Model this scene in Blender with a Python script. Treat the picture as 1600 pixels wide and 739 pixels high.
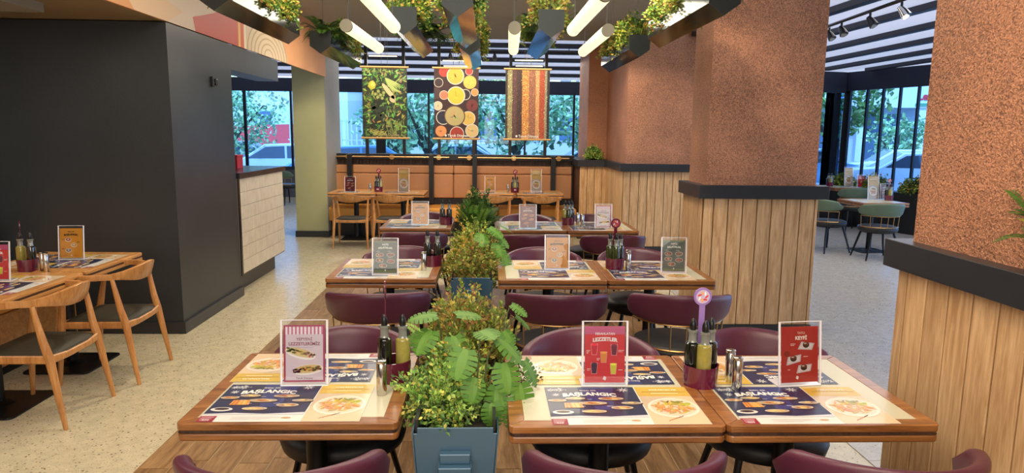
import bpy, bmesh, math, random
from mathutils import Vector, Matrix, Euler, Quaternion
for o in list(bpy.data.objects): bpy.data.objects.remove(o)
SC = bpy.context.scene
COL = SC.collection
PI = math.pi
R = math.radians

# ------------------------------------------------------------------ camera
cd = bpy.data.cameras.new('camera'); cam = bpy.data.objects.new('camera', cd); COL.objects.link(cam)
SC.camera = cam
F, PITCH, ROLL, YAW, CH = 1067.4, .1489, .0118, -.0368, 1.664
cd.sensor_fit = 'HORIZONTAL'; cd.sensor_width = 36; cd.lens = 36 * F / 1600
cd.clip_start = .05; cd.clip_end = 300
cy, sy = math.cos(YAW), math.sin(YAW)
fw = Vector((-sy * math.cos(PITCH), cy * math.cos(PITCH), -math.sin(PITCH)))
r0 = Vector((cy, sy, 0)); u0 = r0.cross(fw)
rr = math.cos(ROLL) * r0 + math.sin(ROLL) * u0; uu = -math.sin(ROLL) * r0 + math.cos(ROLL) * u0
M = Matrix(((rr.x, uu.x, -fw.x, 0), (rr.y, uu.y, -fw.y, 0), (rr.z, uu.z, -fw.z, CH), (0, 0, 0, 1)))
cam.matrix_world = M

# ------------------------------------------------------------------ view, sky, lights
vs = SC.view_settings
vs.view_transform = 'Standard'; vs.look = 'None'; vs.gamma = 1; vs.use_curve_mapping = False
vs.exposure = 0.0
W = bpy.data.worlds.new('world'); SC.world = W; W.use_nodes = True
wn = W.node_tree; wn.nodes.clear()
wo = wn.nodes.new('ShaderNodeOutputWorld'); bg = wn.nodes.new('ShaderNodeBackground')
bg.inputs[0].default_value = (.56, .74, 1, 1); bg.inputs[1].default_value = 4.2
wn.links.new(bg.outputs[0], wo.inputs[0])
sd = bpy.data.lights.new('sun', 'SUN'); sd.energy = 5; sd.angle = R(6); sd.color = (.8, .9, 1)
so = bpy.data.objects.new('sun', sd); COL.objects.link(so); so.rotation_euler = (R(38), 0, R(-25))

def area(name, loc, sx, sy_, energy, color=(1, .80, .56), rot=(0, 0, 0)):
    d = bpy.data.lights.new(name, 'AREA'); d.shape = 'RECTANGLE'; d.size = sx; d.size_y = sy_
    d.energy = energy; d.color = color
    o = bpy.data.objects.new(name, d); COL.objects.link(o); o.location = loc; o.rotation_euler = rot
    return o
WARM = (1, .88, .72)
area('ceiling_fill_front', (-.3, 1.0, 3.1), 3.2, 1.6, 75, WARM)  # added broad fills along the ceiling; no such lamp panels hang there
area('ceiling_fill_middle', (-.1, 4.4, 3.12), 3.4, 1.6, 95, WARM)
area('ceiling_fill_rear', (-.4, 8.6, 3.12), 3.2, 1.8, 110, WARM)
area('ceiling_fill_left', (-3.6, 3.6, 2.44), 1.2, 2.0, 26, WARM)  # added fill below the low ceiling
area('ceiling_fill_bench', (-.6, 12.9, 2.95), 4.5, .8, 60, (1, .88, .74))  # added fill over the bench
area('terrace_fill', (5.2, 8.0, 2.9), 2.6, 4.5, 70, (1, .93, .84))  # added fill under the terrace roof
area('added_fill_behind_camera', (-.2, -2.2, 2.0), 4.5, 1.8, 125, (1, .92, .82), (R(80), 0, 0))  # added fill, brightens upright faces such as the menu cards
def spot(name, loc, aim, energy, size=70, color=(1, .72, .42), blend=.6, r=.04):
    d = bpy.data.lights.new(name, 'SPOT'); d.energy = energy; d.spot_size = R(size); d.spot_blend = blend
    d.color = color; d.shadow_soft_size = r
    o = bpy.data.objects.new(name, d); COL.objects.link(o); o.location = loc
    o.rotation_euler = (Vector(aim) - Vector(loc)).to_track_quat('-Z', 'Y').to_euler()
    return o
spot('wall_spot', (.9, 4.6, 3.0), (2.2, 5.6, 1.2), 90, 66, (1, .80, .58))
spot('wall_spot', (.7, 6.2, 3.0), (1.9, 6.6, 1.2), 60, 60, (1, .78, .54))
spot('wall_spot', (1.0, 8.6, 3.0), (2.4, 9.6, 1.3), 85, 66, (1, .82, .6))
spot('wall_spot', (.6, 1.6, 3.0), (1.7, 2.2, 1.0), 36, 78, (1, .66, .34))
spot('wall_spot', (-1.8, 9.4, 3.0), (-2.8, 10.9, .9), 90, 55, (1, .86, .55))
spot('floor_spot', (-1.9, 5.6, 3.0), (-1.9, 5.6, 0), 100, 95, (1, .84, .60))
spot('bench_spot', (-1.2, 9.2, 3.0), (-1.2, 11.5, .5), 110, 70)
spot('bench_spot', (.6, 9.2, 3.0), (.6, 11.5, .5), 110, 70)
for x in (-1.2, -.3, .7): spot('banner_spot', (x, 8.0, 2.9), (x, 9.2, 2.1), 22, 60, (1, .85, .62))
for x, y in ((-.65, 2.4), (.42, 2.4), (1.12, 2.4), (-.68, 4.6), (.42, 4.6), (1.1, 4.6)):
    spot('table_spot', (x, y - .5, 3.0), (x, y, .7), 26, 60, (1, .86, .64))

# ------------------------------------------------------------------ materials
MT = {}
def nodes(name):
    m = bpy.data.materials.new(name); m.use_nodes = True; nt = m.node_tree; nt.nodes.clear()
    out = nt.nodes.new('ShaderNodeOutputMaterial'); p = nt.nodes.new('ShaderNodeBsdfPrincipled')
    nt.links.new(p.outputs[0], out.inputs[0]); MT[name] = m
    return m, nt, p
def s2l(c):
    return tuple(((v / 255) / 12.92 if v / 255 <= .04045 else ((v / 255 + .055) / 1.055) ** 2.4) for v in c) + (1,)
def mat(name, rgb, rough=.5, metal=0, spec=.5, noise=0, nscale=8, bump=0, bscale=200, coat=0, rnd=0):
    m, nt, p = nodes(name); c = s2l(rgb)
    p.inputs['Base Color'].default_value = c; p.inputs['Roughness'].default_value = rough
    p.inputs['Metallic'].default_value = metal; p.inputs['Specular IOR Level'].default_value = spec
    p.inputs['Coat Weight'].default_value = coat
    L = nt.links.new; tc = nt.nodes.new('ShaderNodeTexCoord')
    src = None
    if noise:
        n = nt.nodes.new('ShaderNodeTexNoise'); n.inputs['Scale'].default_value = nscale; n.inputs['Detail'].default_value = 4
        L(tc.outputs['Object'], n.inputs['Vector'])
        mr = nt.nodes.new('ShaderNodeMapRange'); mr.inputs[1].default_value = .3; mr.inputs[2].default_value = .7
        mr.inputs[3].default_value = 1 - noise; mr.inputs[4].default_value = 1 + noise
        L(n.outputs[0], mr.inputs[0]); src = mr.outputs[0]
    if rnd:
        oi = nt.nodes.new('ShaderNodeObjectInfo'); mr2 = nt.nodes.new('ShaderNodeMapRange')
        mr2.inputs[3].default_value = 1 - rnd; mr2.inputs[4].default_value = 1 + rnd
        L(oi.outputs['Random'], mr2.inputs[0])
        if src:
            mm = nt.nodes.new('ShaderNodeMath'); mm.operation = 'MULTIPLY'; L(src, mm.inputs[0]); L(mr2.outputs[0], mm.inputs[1]); src = mm.outputs[0]
        else: src = mr2.outputs[0]
    if src:
        hs = nt.nodes.new('ShaderNodeHueSaturation'); hs.inputs['Color'].default_value = c
        L(src, hs.inputs['Value']); L(hs.outputs[0], p.inputs['Base Color'])
    if bump:
        n = nt.nodes.new('ShaderNodeTexNoise'); n.inputs['Scale'].default_value = bscale; n.inputs['Detail'].default_value = 3
        L(tc.outputs['Object'], n.inputs['Vector'])
        b = nt.nodes.new('ShaderNodeBump'); b.inputs['Strength'].default_value = bump; b.inputs['Distance'].default_value = .005
        L(n.outputs[0], b.inputs['Height']); L(b.outputs[0], p.inputs['Normal'])
    return m
def wood(name, a, b, rough=.45, axis=2, scale=1.0, rnd=.12, stretch=12, coat=0, dark=.0):
    """a..b: light and dark grain; axis: the grain direction (0 x, 1 y, 2 z)"""
    m, nt, p = nodes(name); L = nt.links.new
    p.inputs['Roughness'].default_value = rough; p.inputs['Coat Weight'].default_value = coat; p.inputs['Coat Roughness'].default_value = .15
    tc = nt.nodes.new('ShaderNodeTexCoord'); oi = nt.nodes.new('ShaderNodeObjectInfo')
    ad = nt.nodes.new('ShaderNodeVectorMath'); ad.operation = 'ADD'
    sc_ = nt.nodes.new('ShaderNodeVectorMath'); sc_.operation = 'SCALE'; sc_.inputs['Scale'].default_value = 30
    cmb = nt.nodes.new('ShaderNodeCombineXYZ'); L(oi.outputs['Random'], cmb.inputs[0]); L(oi.outputs['Random'], cmb.inputs[1]); L(oi.outputs['Random'], cmb.inputs[2])
    L(cmb.outputs[0], sc_.inputs[0]); L(tc.outputs['Object'], ad.inputs[0]); L(sc_.outputs[0], ad.inputs[1])
    mp = nt.nodes.new('ShaderNodeMapping'); s = [stretch * scale] * 3; s[axis] = scale
    mp.inputs['Scale'].default_value = s; L(ad.outputs[0], mp.inputs['Vector'])
    n = nt.nodes.new('ShaderNodeTexNoise'); n.inputs['Scale'].default_value = 1.6; n.inputs['Detail'].default_value = 6; n.inputs['Roughness'].default_value = .62
    n.inputs['Distortion'].default_value = .8; L(mp.outputs[0], n.inputs['Vector'])
    n2 = nt.nodes.new('ShaderNodeTexNoise'); n2.inputs['Scale'].default_value = 9; n2.inputs['Detail'].default_value = 3; L(mp.outputs[0], n2.inputs['Vector'])
    w = nt.nodes.new('ShaderNodeMath'); w.operation = 'MULTIPLY_ADD'; L(n2.outputs[0], w.inputs[0]); w.inputs[1].default_value = .35
    L(n.outputs[0], w.inputs[2])
    cr = nt.nodes.new('ShaderNodeValToRGB'); cr.color_ramp.elements[0].position = .52; cr.color_ramp.elements[1].position = .86
    cr.color_ramp.elements[0].color = s2l(b); cr.color_ramp.elements[1].color = s2l(a); L(w.outputs[0], cr.inputs[0])
    hs = nt.nodes.new('ShaderNodeHueSaturation'); mr = nt.nodes.new('ShaderNodeMapRange')
    mr.inputs[3].default_value = 1 - rnd; mr.inputs[4].default_value = 1 + rnd; L(oi.outputs['Random'], mr.inputs[0])
    L(mr.outputs[0], hs.inputs['Value']); L(cr.outputs[0], hs.inputs['Color']); L(hs.outputs[0], p.inputs['Base Color'])
    bp = nt.nodes.new('ShaderNodeBump'); bp.inputs['Strength'].default_value = .12; bp.inputs['Distance'].default_value = .002
    L(w.outputs[0], bp.inputs['Height']); L(bp.outputs[0], p.inputs['Normal'])
    return m
def emis(name, rgb, s):
    m, nt, p = nodes(name); p.inputs['Base Color'].default_value = (.9, .9, .85, 1)
    p.inputs['Emission Color'].default_value = s2l(rgb); p.inputs['Emission Strength'].default_value = s; return m
def attr(name, rough=.5, trans=0, spec=.5, coat=0):
    m, nt, p = nodes(name); a = nt.nodes.new('ShaderNodeVertexColor'); a.layer_name = 'Col'
    nt.links.new(a.outputs[0], p.inputs['Base Color']); p.inputs['Roughness'].default_value = rough
    p.inputs['Specular IOR Level'].default_value = spec; p.inputs['Coat Weight'].default_value = coat
    if trans:
        out = [n for n in nt.nodes if n.type == 'OUTPUT_MATERIAL'][0]
        t = nt.nodes.new('ShaderNodeBsdfTranslucent'); nt.links.new(a.outputs[0], t.inputs[0])
        mx = nt.nodes.new('ShaderNodeMixShader'); mx.inputs[0].default_value = trans
        nt.links.new(p.outputs[0], mx.inputs[1]); nt.links.new(t.outputs[0], mx.inputs[2]); nt.links.new(mx.outputs[0], out.inputs[0])
    return m
def pane_mat(name, tint, gloss=.08, rough=0.0):
    m = bpy.data.materials.new(name); m.use_nodes = True; nt = m.node_tree; nt.nodes.clear(); MT[name] = m
    out = nt.nodes.new('ShaderNodeOutputMaterial'); t = nt.nodes.new('ShaderNodeBsdfTransparent'); g = nt.nodes.new('ShaderNodeBsdfGlossy')
    t.inputs[0].default_value = tint + (1,); g.inputs['Roughness'].default_value = rough
    fr = nt.nodes.new('ShaderNodeFresnel'); fr.inputs[0].default_value = 1.45
    mx = nt.nodes.new('ShaderNodeMixShader')
    nt.links.new(fr.outputs[0], mx.inputs[0]); nt.links.new(t.outputs[0], mx.inputs[1]); nt.links.new(g.outputs[0], mx.inputs[2]); nt.links.new(mx.outputs[0], out.inputs[0])
    return m
def terrazzo(name, base, joint=0):
    m, nt, p = nodes(name); L = nt.links.new
    p.inputs['Roughness'].default_value = .24; p.inputs['Specular IOR Level'].default_value = .55
    g = nt.nodes.new('ShaderNodeNewGeometry')
    v = nt.nodes.new('ShaderNodeTexVoronoi'); v.inputs['Scale'].default_value = 46; L(g.outputs['Position'], v.inputs['Vector'])
    v2 = nt.nodes.new('ShaderNodeTexVoronoi'); v2.inputs['Scale'].default_value = 110; L(g.outputs['Position'], v2.inputs['Vector'])
    def chips(vo, pos, sel):
        a = nt.nodes.new('ShaderNodeMath'); a.operation = 'LESS_THAN'; L(vo.outputs['Distance'], a.inputs[0]); a.inputs[1].default_value = pos
        s = nt.nodes.new('ShaderNodeSeparateColor'); L(vo.outputs['Color'], s.inputs[0])
        b = nt.nodes.new('ShaderNodeMath'); b.operation = 'GREATER_THAN'; L(s.outputs[0], b.inputs[0]); b.inputs[1].default_value = sel
        c = nt.nodes.new('ShaderNodeMath'); c.operation = 'MULTIPLY'; L(a.outputs[0], c.inputs[0]); L(b.outputs[0], c.inputs[1])
        return c, s
    c1, s1 = chips(v, .26, .62); c2, s2 = chips(v2, .3, .6)
    n = nt.nodes.new('ShaderNodeTexNoise'); n.inputs['Scale'].default_value = 14; n.inputs['Detail'].default_value = 5; L(g.outputs['Position'], n.inputs['Vector'])
    cr0 = nt.nodes.new('ShaderNodeValToRGB'); cr0.color_ramp.elements[0].position = .35; cr0.color_ramp.elements[1].position = .65
    cr0.color_ramp.elements[0].color = s2l([x * .93 for x in base]); cr0.color_ramp.elements[1].color = s2l(base); L(n.outputs[0], cr0.inputs[0])
    cr = nt.nodes.new('ShaderNodeValToRGB'); cr.color_ramp.interpolation = 'CONSTANT'
    e = cr.color_ramp.elements; e[0].color = s2l((150, 128, 92)); e[1].position = .3; e[1].color = s2l((110, 92, 70))
    for ps, co in ((.5, (172, 140, 105)), (.7, (140, 130, 112)), (.85, (225, 215, 190))):
        k = e.new(ps); k.color = s2l(co)
    L(s1.outputs[1], cr.inputs[0])
    m1 = nt.nodes.new('ShaderNodeMix'); m1.data_type = 'RGBA'; L(c1.outputs[0], m1.inputs[0]); L(cr0.outputs[0], m1.inputs[6]); L(cr.outputs[0], m1.inputs[7])
    m2 = nt.nodes.new('ShaderNodeMix'); m2.data_type = 'RGBA'; L(c2.outputs[0], m2.inputs[0]); L(m1.outputs[2], m2.inputs[6]); m2.inputs[7].default_value = s2l([x * .72 for x in base])
    L(m2.outputs[2], p.inputs['Base Color'])
    return m
def plaster(name, a, b, scale=120, strength=1.0):
    m, nt, p = nodes(name); L = nt.links.new; p.inputs['Roughness'].default_value = .5; p.inputs['Metallic'].default_value = .25
    p.inputs['Specular IOR Level'].default_value = .6
    g = nt.nodes.new('ShaderNodeTexCoord')
    n = nt.nodes.new('ShaderNodeTexNoise'); n.inputs['Scale'].default_value = scale; n.inputs['Detail'].default_value = 4; n.inputs['Distortion'].default_value = .6
    L(g.outputs['Object'], n.inputs['Vector'])
    n2 = nt.nodes.new('ShaderNodeTexNoise'); n2.inputs['Scale'].default_value = 2.2; n2.inputs['Detail'].default_value = 4; L(g.outputs['Object'], n2.inputs['Vector'])
    ad = nt.nodes.new('ShaderNodeMath'); ad.operation = 'MULTIPLY_ADD'; L(n2.outputs[0], ad.inputs[0]); ad.inputs[1].default_value = .35; L(n.outputs[0], ad.inputs[2])
    cr = nt.nodes.new('ShaderNodeValToRGB'); cr.color_ramp.elements[0].position = .5; cr.color_ramp.elements[1].position = .82
    cr.color_ramp.elements[0].color = s2l(b); cr.color_ramp.elements[1].color = s2l(a); L(ad.outputs[0], cr.inputs[0]); L(cr.outputs[0], p.inputs['Base Color'])
    bp = nt.nodes.new('ShaderNodeBump'); bp.inputs['Strength'].default_value = strength; bp.inputs['Distance'].default_value = .012
    L(n.outputs[0], bp.inputs['Height']); L(bp.outputs[0], p.inputs['Normal'])
    return m

terrazzo('terrazzo', (213, 201, 170)); terrazzo('terrazzo_cool', (190, 184, 174))
wood('tile_wood', (168, 132, 90), (116, 84, 52), .38, 1, 1.4, .13, 9)
mat('grout', (198, 178, 142), .8)
wood('plank_wood', (220, 184, 140), (176, 136, 94), .45, 2, 1.3, .10, 12)
wood('top_wood', (170, 112, 58), (120, 72, 33), .3, 0, 1.6, .06, 10, coat=.35)
wood('oak', (214, 158, 92), (178, 120, 62), .36, 0, 1.8, .05, 9, coat=.2)
wood('chair_oak', (206, 148, 86), (170, 112, 58), .38, 2, 2.0, .06, 8, coat=.2)
wood('dark_slat', (92, 62, 44), (58, 38, 28), .5, 2, 1.5, .15, 10)
mat('dark_wall', (54, 57, 60), .38, noise=.10, nscale=2.5, bump=.15, bscale=60, spec=.4)
mat('baseboard', (48, 49, 52), .35, noise=.05)
mat('cap_black', (38, 40, 46), .38, noise=.06)
plaster('copper_plaster', (208, 146, 110), (126, 82, 58))
mat('ceiling', (150, 148, 138), .8, noise=.04, nscale=1)
mat('ceiling_left', (150, 132, 100), .6)
mat('green_paint', (168, 166, 124), .55, noise=.03)
mat('grey_side', (152, 150, 142), .55, noise=.03)
mat('mural_peach', (222, 160, 108), .6, noise=.06, nscale=2)
mat('fabric_roof', (214, 210, 212), .8)
mat('steel_dark', (44, 44, 52), .4, .3)
mat('frame_black', (26, 26, 29), .35, .2)
mat('purple', (86, 38, 58), .36, noise=.10, nscale=5, spec=.55, bump=.08, bscale=500)
mat('purple_plastic', (96, 22, 52), .18, coat=.4, noise=.04)
mat('lilac_sign', (150, 120, 190), .25)
mat('brass', (186, 148, 96), .3, .9)
mat('black_metal', (20, 20, 22), .38, .4)
mat('black_seat', (24, 24, 26), .5, noise=.15, nscale=12)
mat('olive_seat', (56, 52, 40), .55, noise=.12, nscale=9)
mat('inlay', (200, 196, 170), .26, noise=.03, nscale=3, spec=.6)
mat('acrylic_edge', (226, 224, 232), .12, spec=.8, coat=.6)
mat('paper_white', (232, 228, 220), .5)
mat('planter_blue', (56, 90, 114), .22, .15, coat=.35, noise=.08, nscale=4)
mat('planter_black', (24, 26, 26), .4)
mat('soil', (40, 33, 27), .95, noise=.3, nscale=60, bump=.6, bscale=90)
mat('hanging_mirror', (74, 84, 82), .09, .92, noise=.12, nscale=1.2)
mat('hanging_end_shaded', (44, 50, 50), .3, .3)  # trough ends darker than the sides; their shade is in the colour
mat('steel', (200, 198, 194), .16, 1.0)
mat('tan_leather', (180, 128, 88), .42, noise=.08, nscale=3, bump=.1, bscale=300)
mat('tan_seat', (226, 160, 70), .40, noise=.06, nscale=3, bump=.1, bscale=300)
mat('tile_cream', (214, 204, 184), .28, noise=.08, nscale=9, rnd=.05)
mat('tile_grout', (120, 114, 104), .8)
mat('counter_black', (32, 33, 38), .22)
mat('red_box', (176, 28, 42), .35)
mat('bottle_black', (16, 18, 14), .07, spec=.8, coat=.7)
mat('bottle_olive', (150, 140, 66), .10, spec=.8, coat=.7, noise=.12, nscale=60)
mat('bottle_green', (44, 54, 20), .08, spec=.8, coat=.7)
mat('clear_neck', (120, 124, 118), .08, spec=.9, coat=.8)
mat('spout', (18, 18, 20), .3)
mat('green_chair', (92, 112, 92), .5, noise=.06)
mat('teal_chair', (86, 112, 116), .5)
mat('wall_low', (88, 88, 92), .6)
mat('valance', (40, 44, 60), .6)
mat('cable', (60, 60, 58), .5)
mat('bamboo', (190, 146, 84), .4)
mat('tube_housing', (120, 116, 100), .5)
emis('tube_glow', (255, 242, 190), 1.15)
emis('lamp_glow', (255, 232, 200), 6)
emis('bar_glow', (255, 240, 205), 1.6)
pane_mat('window_glass', (.54, .74, .98))
pane_mat('clear_glass', (.985, .985, .99))
attr('print', .32, coat=.25); attr('leaf', .45, .25, .4); attr('banner_print', .5)
mat('stem', (84, 100, 58), .7); mat('trunk', (92, 78, 64), .9, noise=.2, nscale=6)
mat('asphalt', (120, 122, 126), .9, noise=.1, nscale=1)
mat('car_white', (226, 232, 238), .2, coat=.8); mat('car_blue', (120, 160, 196), .2, coat=.8); mat('car_grey', (150, 158, 168), .2, coat=.8)
mat('car_glass', (40, 56, 70), .05, spec=.9); mat('tyre', (24, 24, 26), .7)
mat('house_white', (222, 226, 228), .8, noise=.03); mat('house_cream', (206, 200, 186), .8); mat('house_glass', (90, 110, 132), .2)
mat('red_awning', (200, 52, 50), .6, noise=.1); mat('fence_white', (214, 220, 224), .6); mat('shop_red', (190, 40, 44), .5)
mat('neighbour_panel', (120, 140, 160), .4)

# ------------------------------------------------------------------ mesh helpers
class MB:
    def __init__(s): s.v = []; s.f = []; s.c = []
    def add(s, vs_, fs, col=None):
        n = len(s.v); s.v += [tuple(v) for v in vs_]; s.f += [tuple(n + i for i in f) for f in fs]
        s.c += [col] * len(fs); return s
    def box(s, x0, x1, y0, y1, z0, z1):
        return s.add([(x0, y0, z0), (x1, y0, z0), (x1, y1, z0), (x0, y1, z0), (x0, y0, z1), (x1, y0, z1), (x1, y1, z1), (x0, y1, z1)],
                     [(0, 3, 2, 1), (4, 5, 6, 7), (0, 1, 5, 4), (1, 2, 6, 5), (2, 3, 7, 6), (3, 0, 4, 7)])
    def obox(s, c, size, mtx):
        hx, hy, hz = [k / 2 for k in size]; c = Vector(c)
        vs_ = [c + mtx @ Vector((x * hx, y * hy, z * hz)) for z in (-1, 1) for x, y in ((-1, -1), (1, -1), (1, 1), (-1, 1))]
        return s.add(vs_, [(0, 3, 2, 1), (4, 5, 6, 7), (0, 1, 5, 4), (1, 2, 6, 5), (2, 3, 7, 6), (3, 0, 4, 7)])
    def prism(s, poly, z0, z1, f=lambda x, y, z: (x, y, z)):
        n = len(poly); vs_ = [f(x, y, z0) for x, y in poly] + [f(x, y, z1) for x, y in poly]
        return s.add(vs_, [tuple(range(n))[::-1], tuple(range(n, 2 * n))] + [(i, (i + 1) % n, n + (i + 1) % n, n + i) for i in range(n)])
    def tube(s, pts, rad, n=8, cap=True, sq=None):
        pts = [Vector(p) for p in pts]
        if not hasattr(rad, '__len__'): rad = [rad] * len(pts)
        base = len(s.v); up = None; vs_ = []
        for i, p in enumerate(pts):
            t = (pts[min(i + 1, len(pts) - 1)] - pts[max(i - 1, 0)]).normalized()
            if up is None:
                up = Vector((0, 0, 1)) if abs(t.z) < .9 else Vector((1, 0, 0))
            a = t.cross(up).normalized(); b = a.cross(t).normalized(); up = b
            ra = rad[i] if not hasattr(rad[i], '__len__') else rad[i][0]; rb = rad[i] if not hasattr(rad[i], '__len__') else rad[i][1]
            for k in range(n):
                q = 2 * PI * k / n; vs_.append(p + a * math.cos(q) * ra + b * math.sin(q) * rb)
        fs = []
        for i in range(len(pts) - 1):
            for k in range(n): fs.append((i * n + k, i * n + (k + 1) % n, (i + 1) * n + (k + 1) % n, (i + 1) * n + k))
        if cap: fs.append(tuple(range(n))[::-1]); fs.append(tuple((len(pts) - 1) * n + k for k in range(n)))
        return s.add(vs_, fs)
    def lathe(s, prof, c=(0, 0, 0), n=20, ax=2):
        vs_ = []
        for r, z in prof:
            for k in range(n):
                q = 2 * PI * k / n; vs_.append((c[0] + r * math.cos(q), c[1] + r * math.sin(q), c[2] + z))
        fs = [(i * n + k, i * n + (k + 1) % n, (i + 1) * n + (k + 1) % n, (i + 1) * n + k) for i in range(len(prof) - 1) for k in range(n)]
        if prof[0][0] > 1e-6: fs.append(tuple(range(n))[::-1])
        if prof[-1][0] > 1e-6: fs.append(tuple((len(prof) - 1) * n + k for k in range(n)))
        return s.add(vs_, fs)
    def grid(s, nu, nv, f, closed_u=False):
        vs_ = [f(i / (nu if closed_u else nu - 1), j / (nv - 1)) for j in range(nv) for i in range(nu)]
        fs = []
        for j in range(nv - 1):
            for i in range(nu if closed_u else nu - 1):
                a = j * nu + i; b = j * nu + (i + 1) % nu; fs.append((a, b, b + nu, a + nu))
        return s.add(vs_, fs)
    def poly(s, pts, z, col): return s.add([(x, y, z) for x, y in pts], [tuple(range(len(pts)))], col)
    def mesh(s, name, m=None, smooth=False, angle=None):
        me = bpy.data.meshes.new(name); me.from_pydata(s.v, [], s.f)
        if m: me.materials.append(MT[m])
        if any(c is not None for c in s.c):
            a = me.color_attributes.new('Col', 'FLOAT_COLOR', 'CORNER'); buf = []
            for fc, c in zip(s.f, s.c):
                buf += list(c or (1, 1, 1, 1)) * len(fc)
            a.data.foreach_set('color', buf)
        if smooth:
            me.polygons.foreach_set('use_smooth', [True] * len(me.polygons))
            if angle is not None: me.set_sharp_from_angle(angle=R(angle))
        me.update(); return me
    def build(s, name, m, parent=None, loc=None, rot=None, smooth=False, angle=35, bevel=0, kind=None, label=None, seg=2):
        return link(name, s.mesh(name, m, smooth, angle if smooth else None), parent, loc, rot, bevel, kind, label, seg)
def link(name, me, parent=None, loc=None, rot=None, bevel=0, kind=None, label=None, seg=2):
    o = bpy.data.objects.new(name, me); COL.objects.link(o)
    if parent: o.parent = parent
    if loc: o.location = loc
    if rot: o.rotation_euler = rot
    if bevel:
        b = o.modifiers.new('bevel', 'BEVEL'); b.width = bevel; b.segments = seg; b.limit_method = 'ANGLE'; b.harden_normals = False
    if kind: o['kind'] = kind
    if label: o['label'] = label
    return o
def tag(o, label, cat, group=None):
    o['label'] = label; o['category'] = cat
    if group: o['group'] = group
    return o
def thing(name, label, cat, loc=(0, 0, 0), rz=0, group=None):
    o = bpy.data.objects.new(name, None); COL.objects.link(o); o.location = loc; o.rotation_euler = (0, 0, rz)
    o.empty_display_size = .1
    return tag(o, label, cat, group)
KIDS = {}
def dup(o, label=None, loc=None, rz=None, group=None):
    """copy a thing with its parts and sub-parts"""
    if not KIDS.get(o.name): KIDS[o.name] = [c for c in bpy.data.objects if c.parent == o]
    r = o.copy(); COL.objects.link(r)
    for c in KIDS[o.name]:
        if not KIDS.get(c.name): KIDS[c.name] = [g for g in bpy.data.objects if g.parent == c] or ['none']
        k = c.copy(); COL.objects.link(k); k.parent = r
        for g in KIDS[c.name]:
            if g != 'none':
                q = g.copy(); COL.objects.link(q); q.parent = k
    if label: r['label'] = label
    if loc: r.location = loc
    if rz is not None: r.rotation_euler = (0, 0, rz)
    if group: r['group'] = group
    return r
def bx(name, m, x0, x1, y0, y1, z0, z1, parent=None, bevel=0, kind=None, label=None):
    cx, cy_, cz = (x0 + x1) / 2, (y0 + y1) / 2, (z0 + z1) / 2
    return MB().box(x0 - cx, x1 - cx, y0 - cy_, y1 - cy_, z0 - cz, z1 - cz).build(name, m, parent, loc=(cx, cy_, cz), bevel=bevel, kind=kind, label=label)
def wbox(name, m, x0, x1, y0, y1, z0, z1, **k): return bx(name, m, x0, x1, y0, y1, z0, z1, kind='structure', **k)
def rrect(x0, x1, y0, y1, r, n=4):
    P = []
    for cx, cy_, a0 in ((x1 - r, y0 + r, -90), (x1 - r, y1 - r, 0), (x0 + r, y1 - r, 90), (x0 + r, y0 + r, 180)):
        for k in range(n + 1):
            a = R(a0 + 90 * k / n); P.append((cx + r * math.cos(a), cy_ + r * math.sin(a)))
    return P

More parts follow.
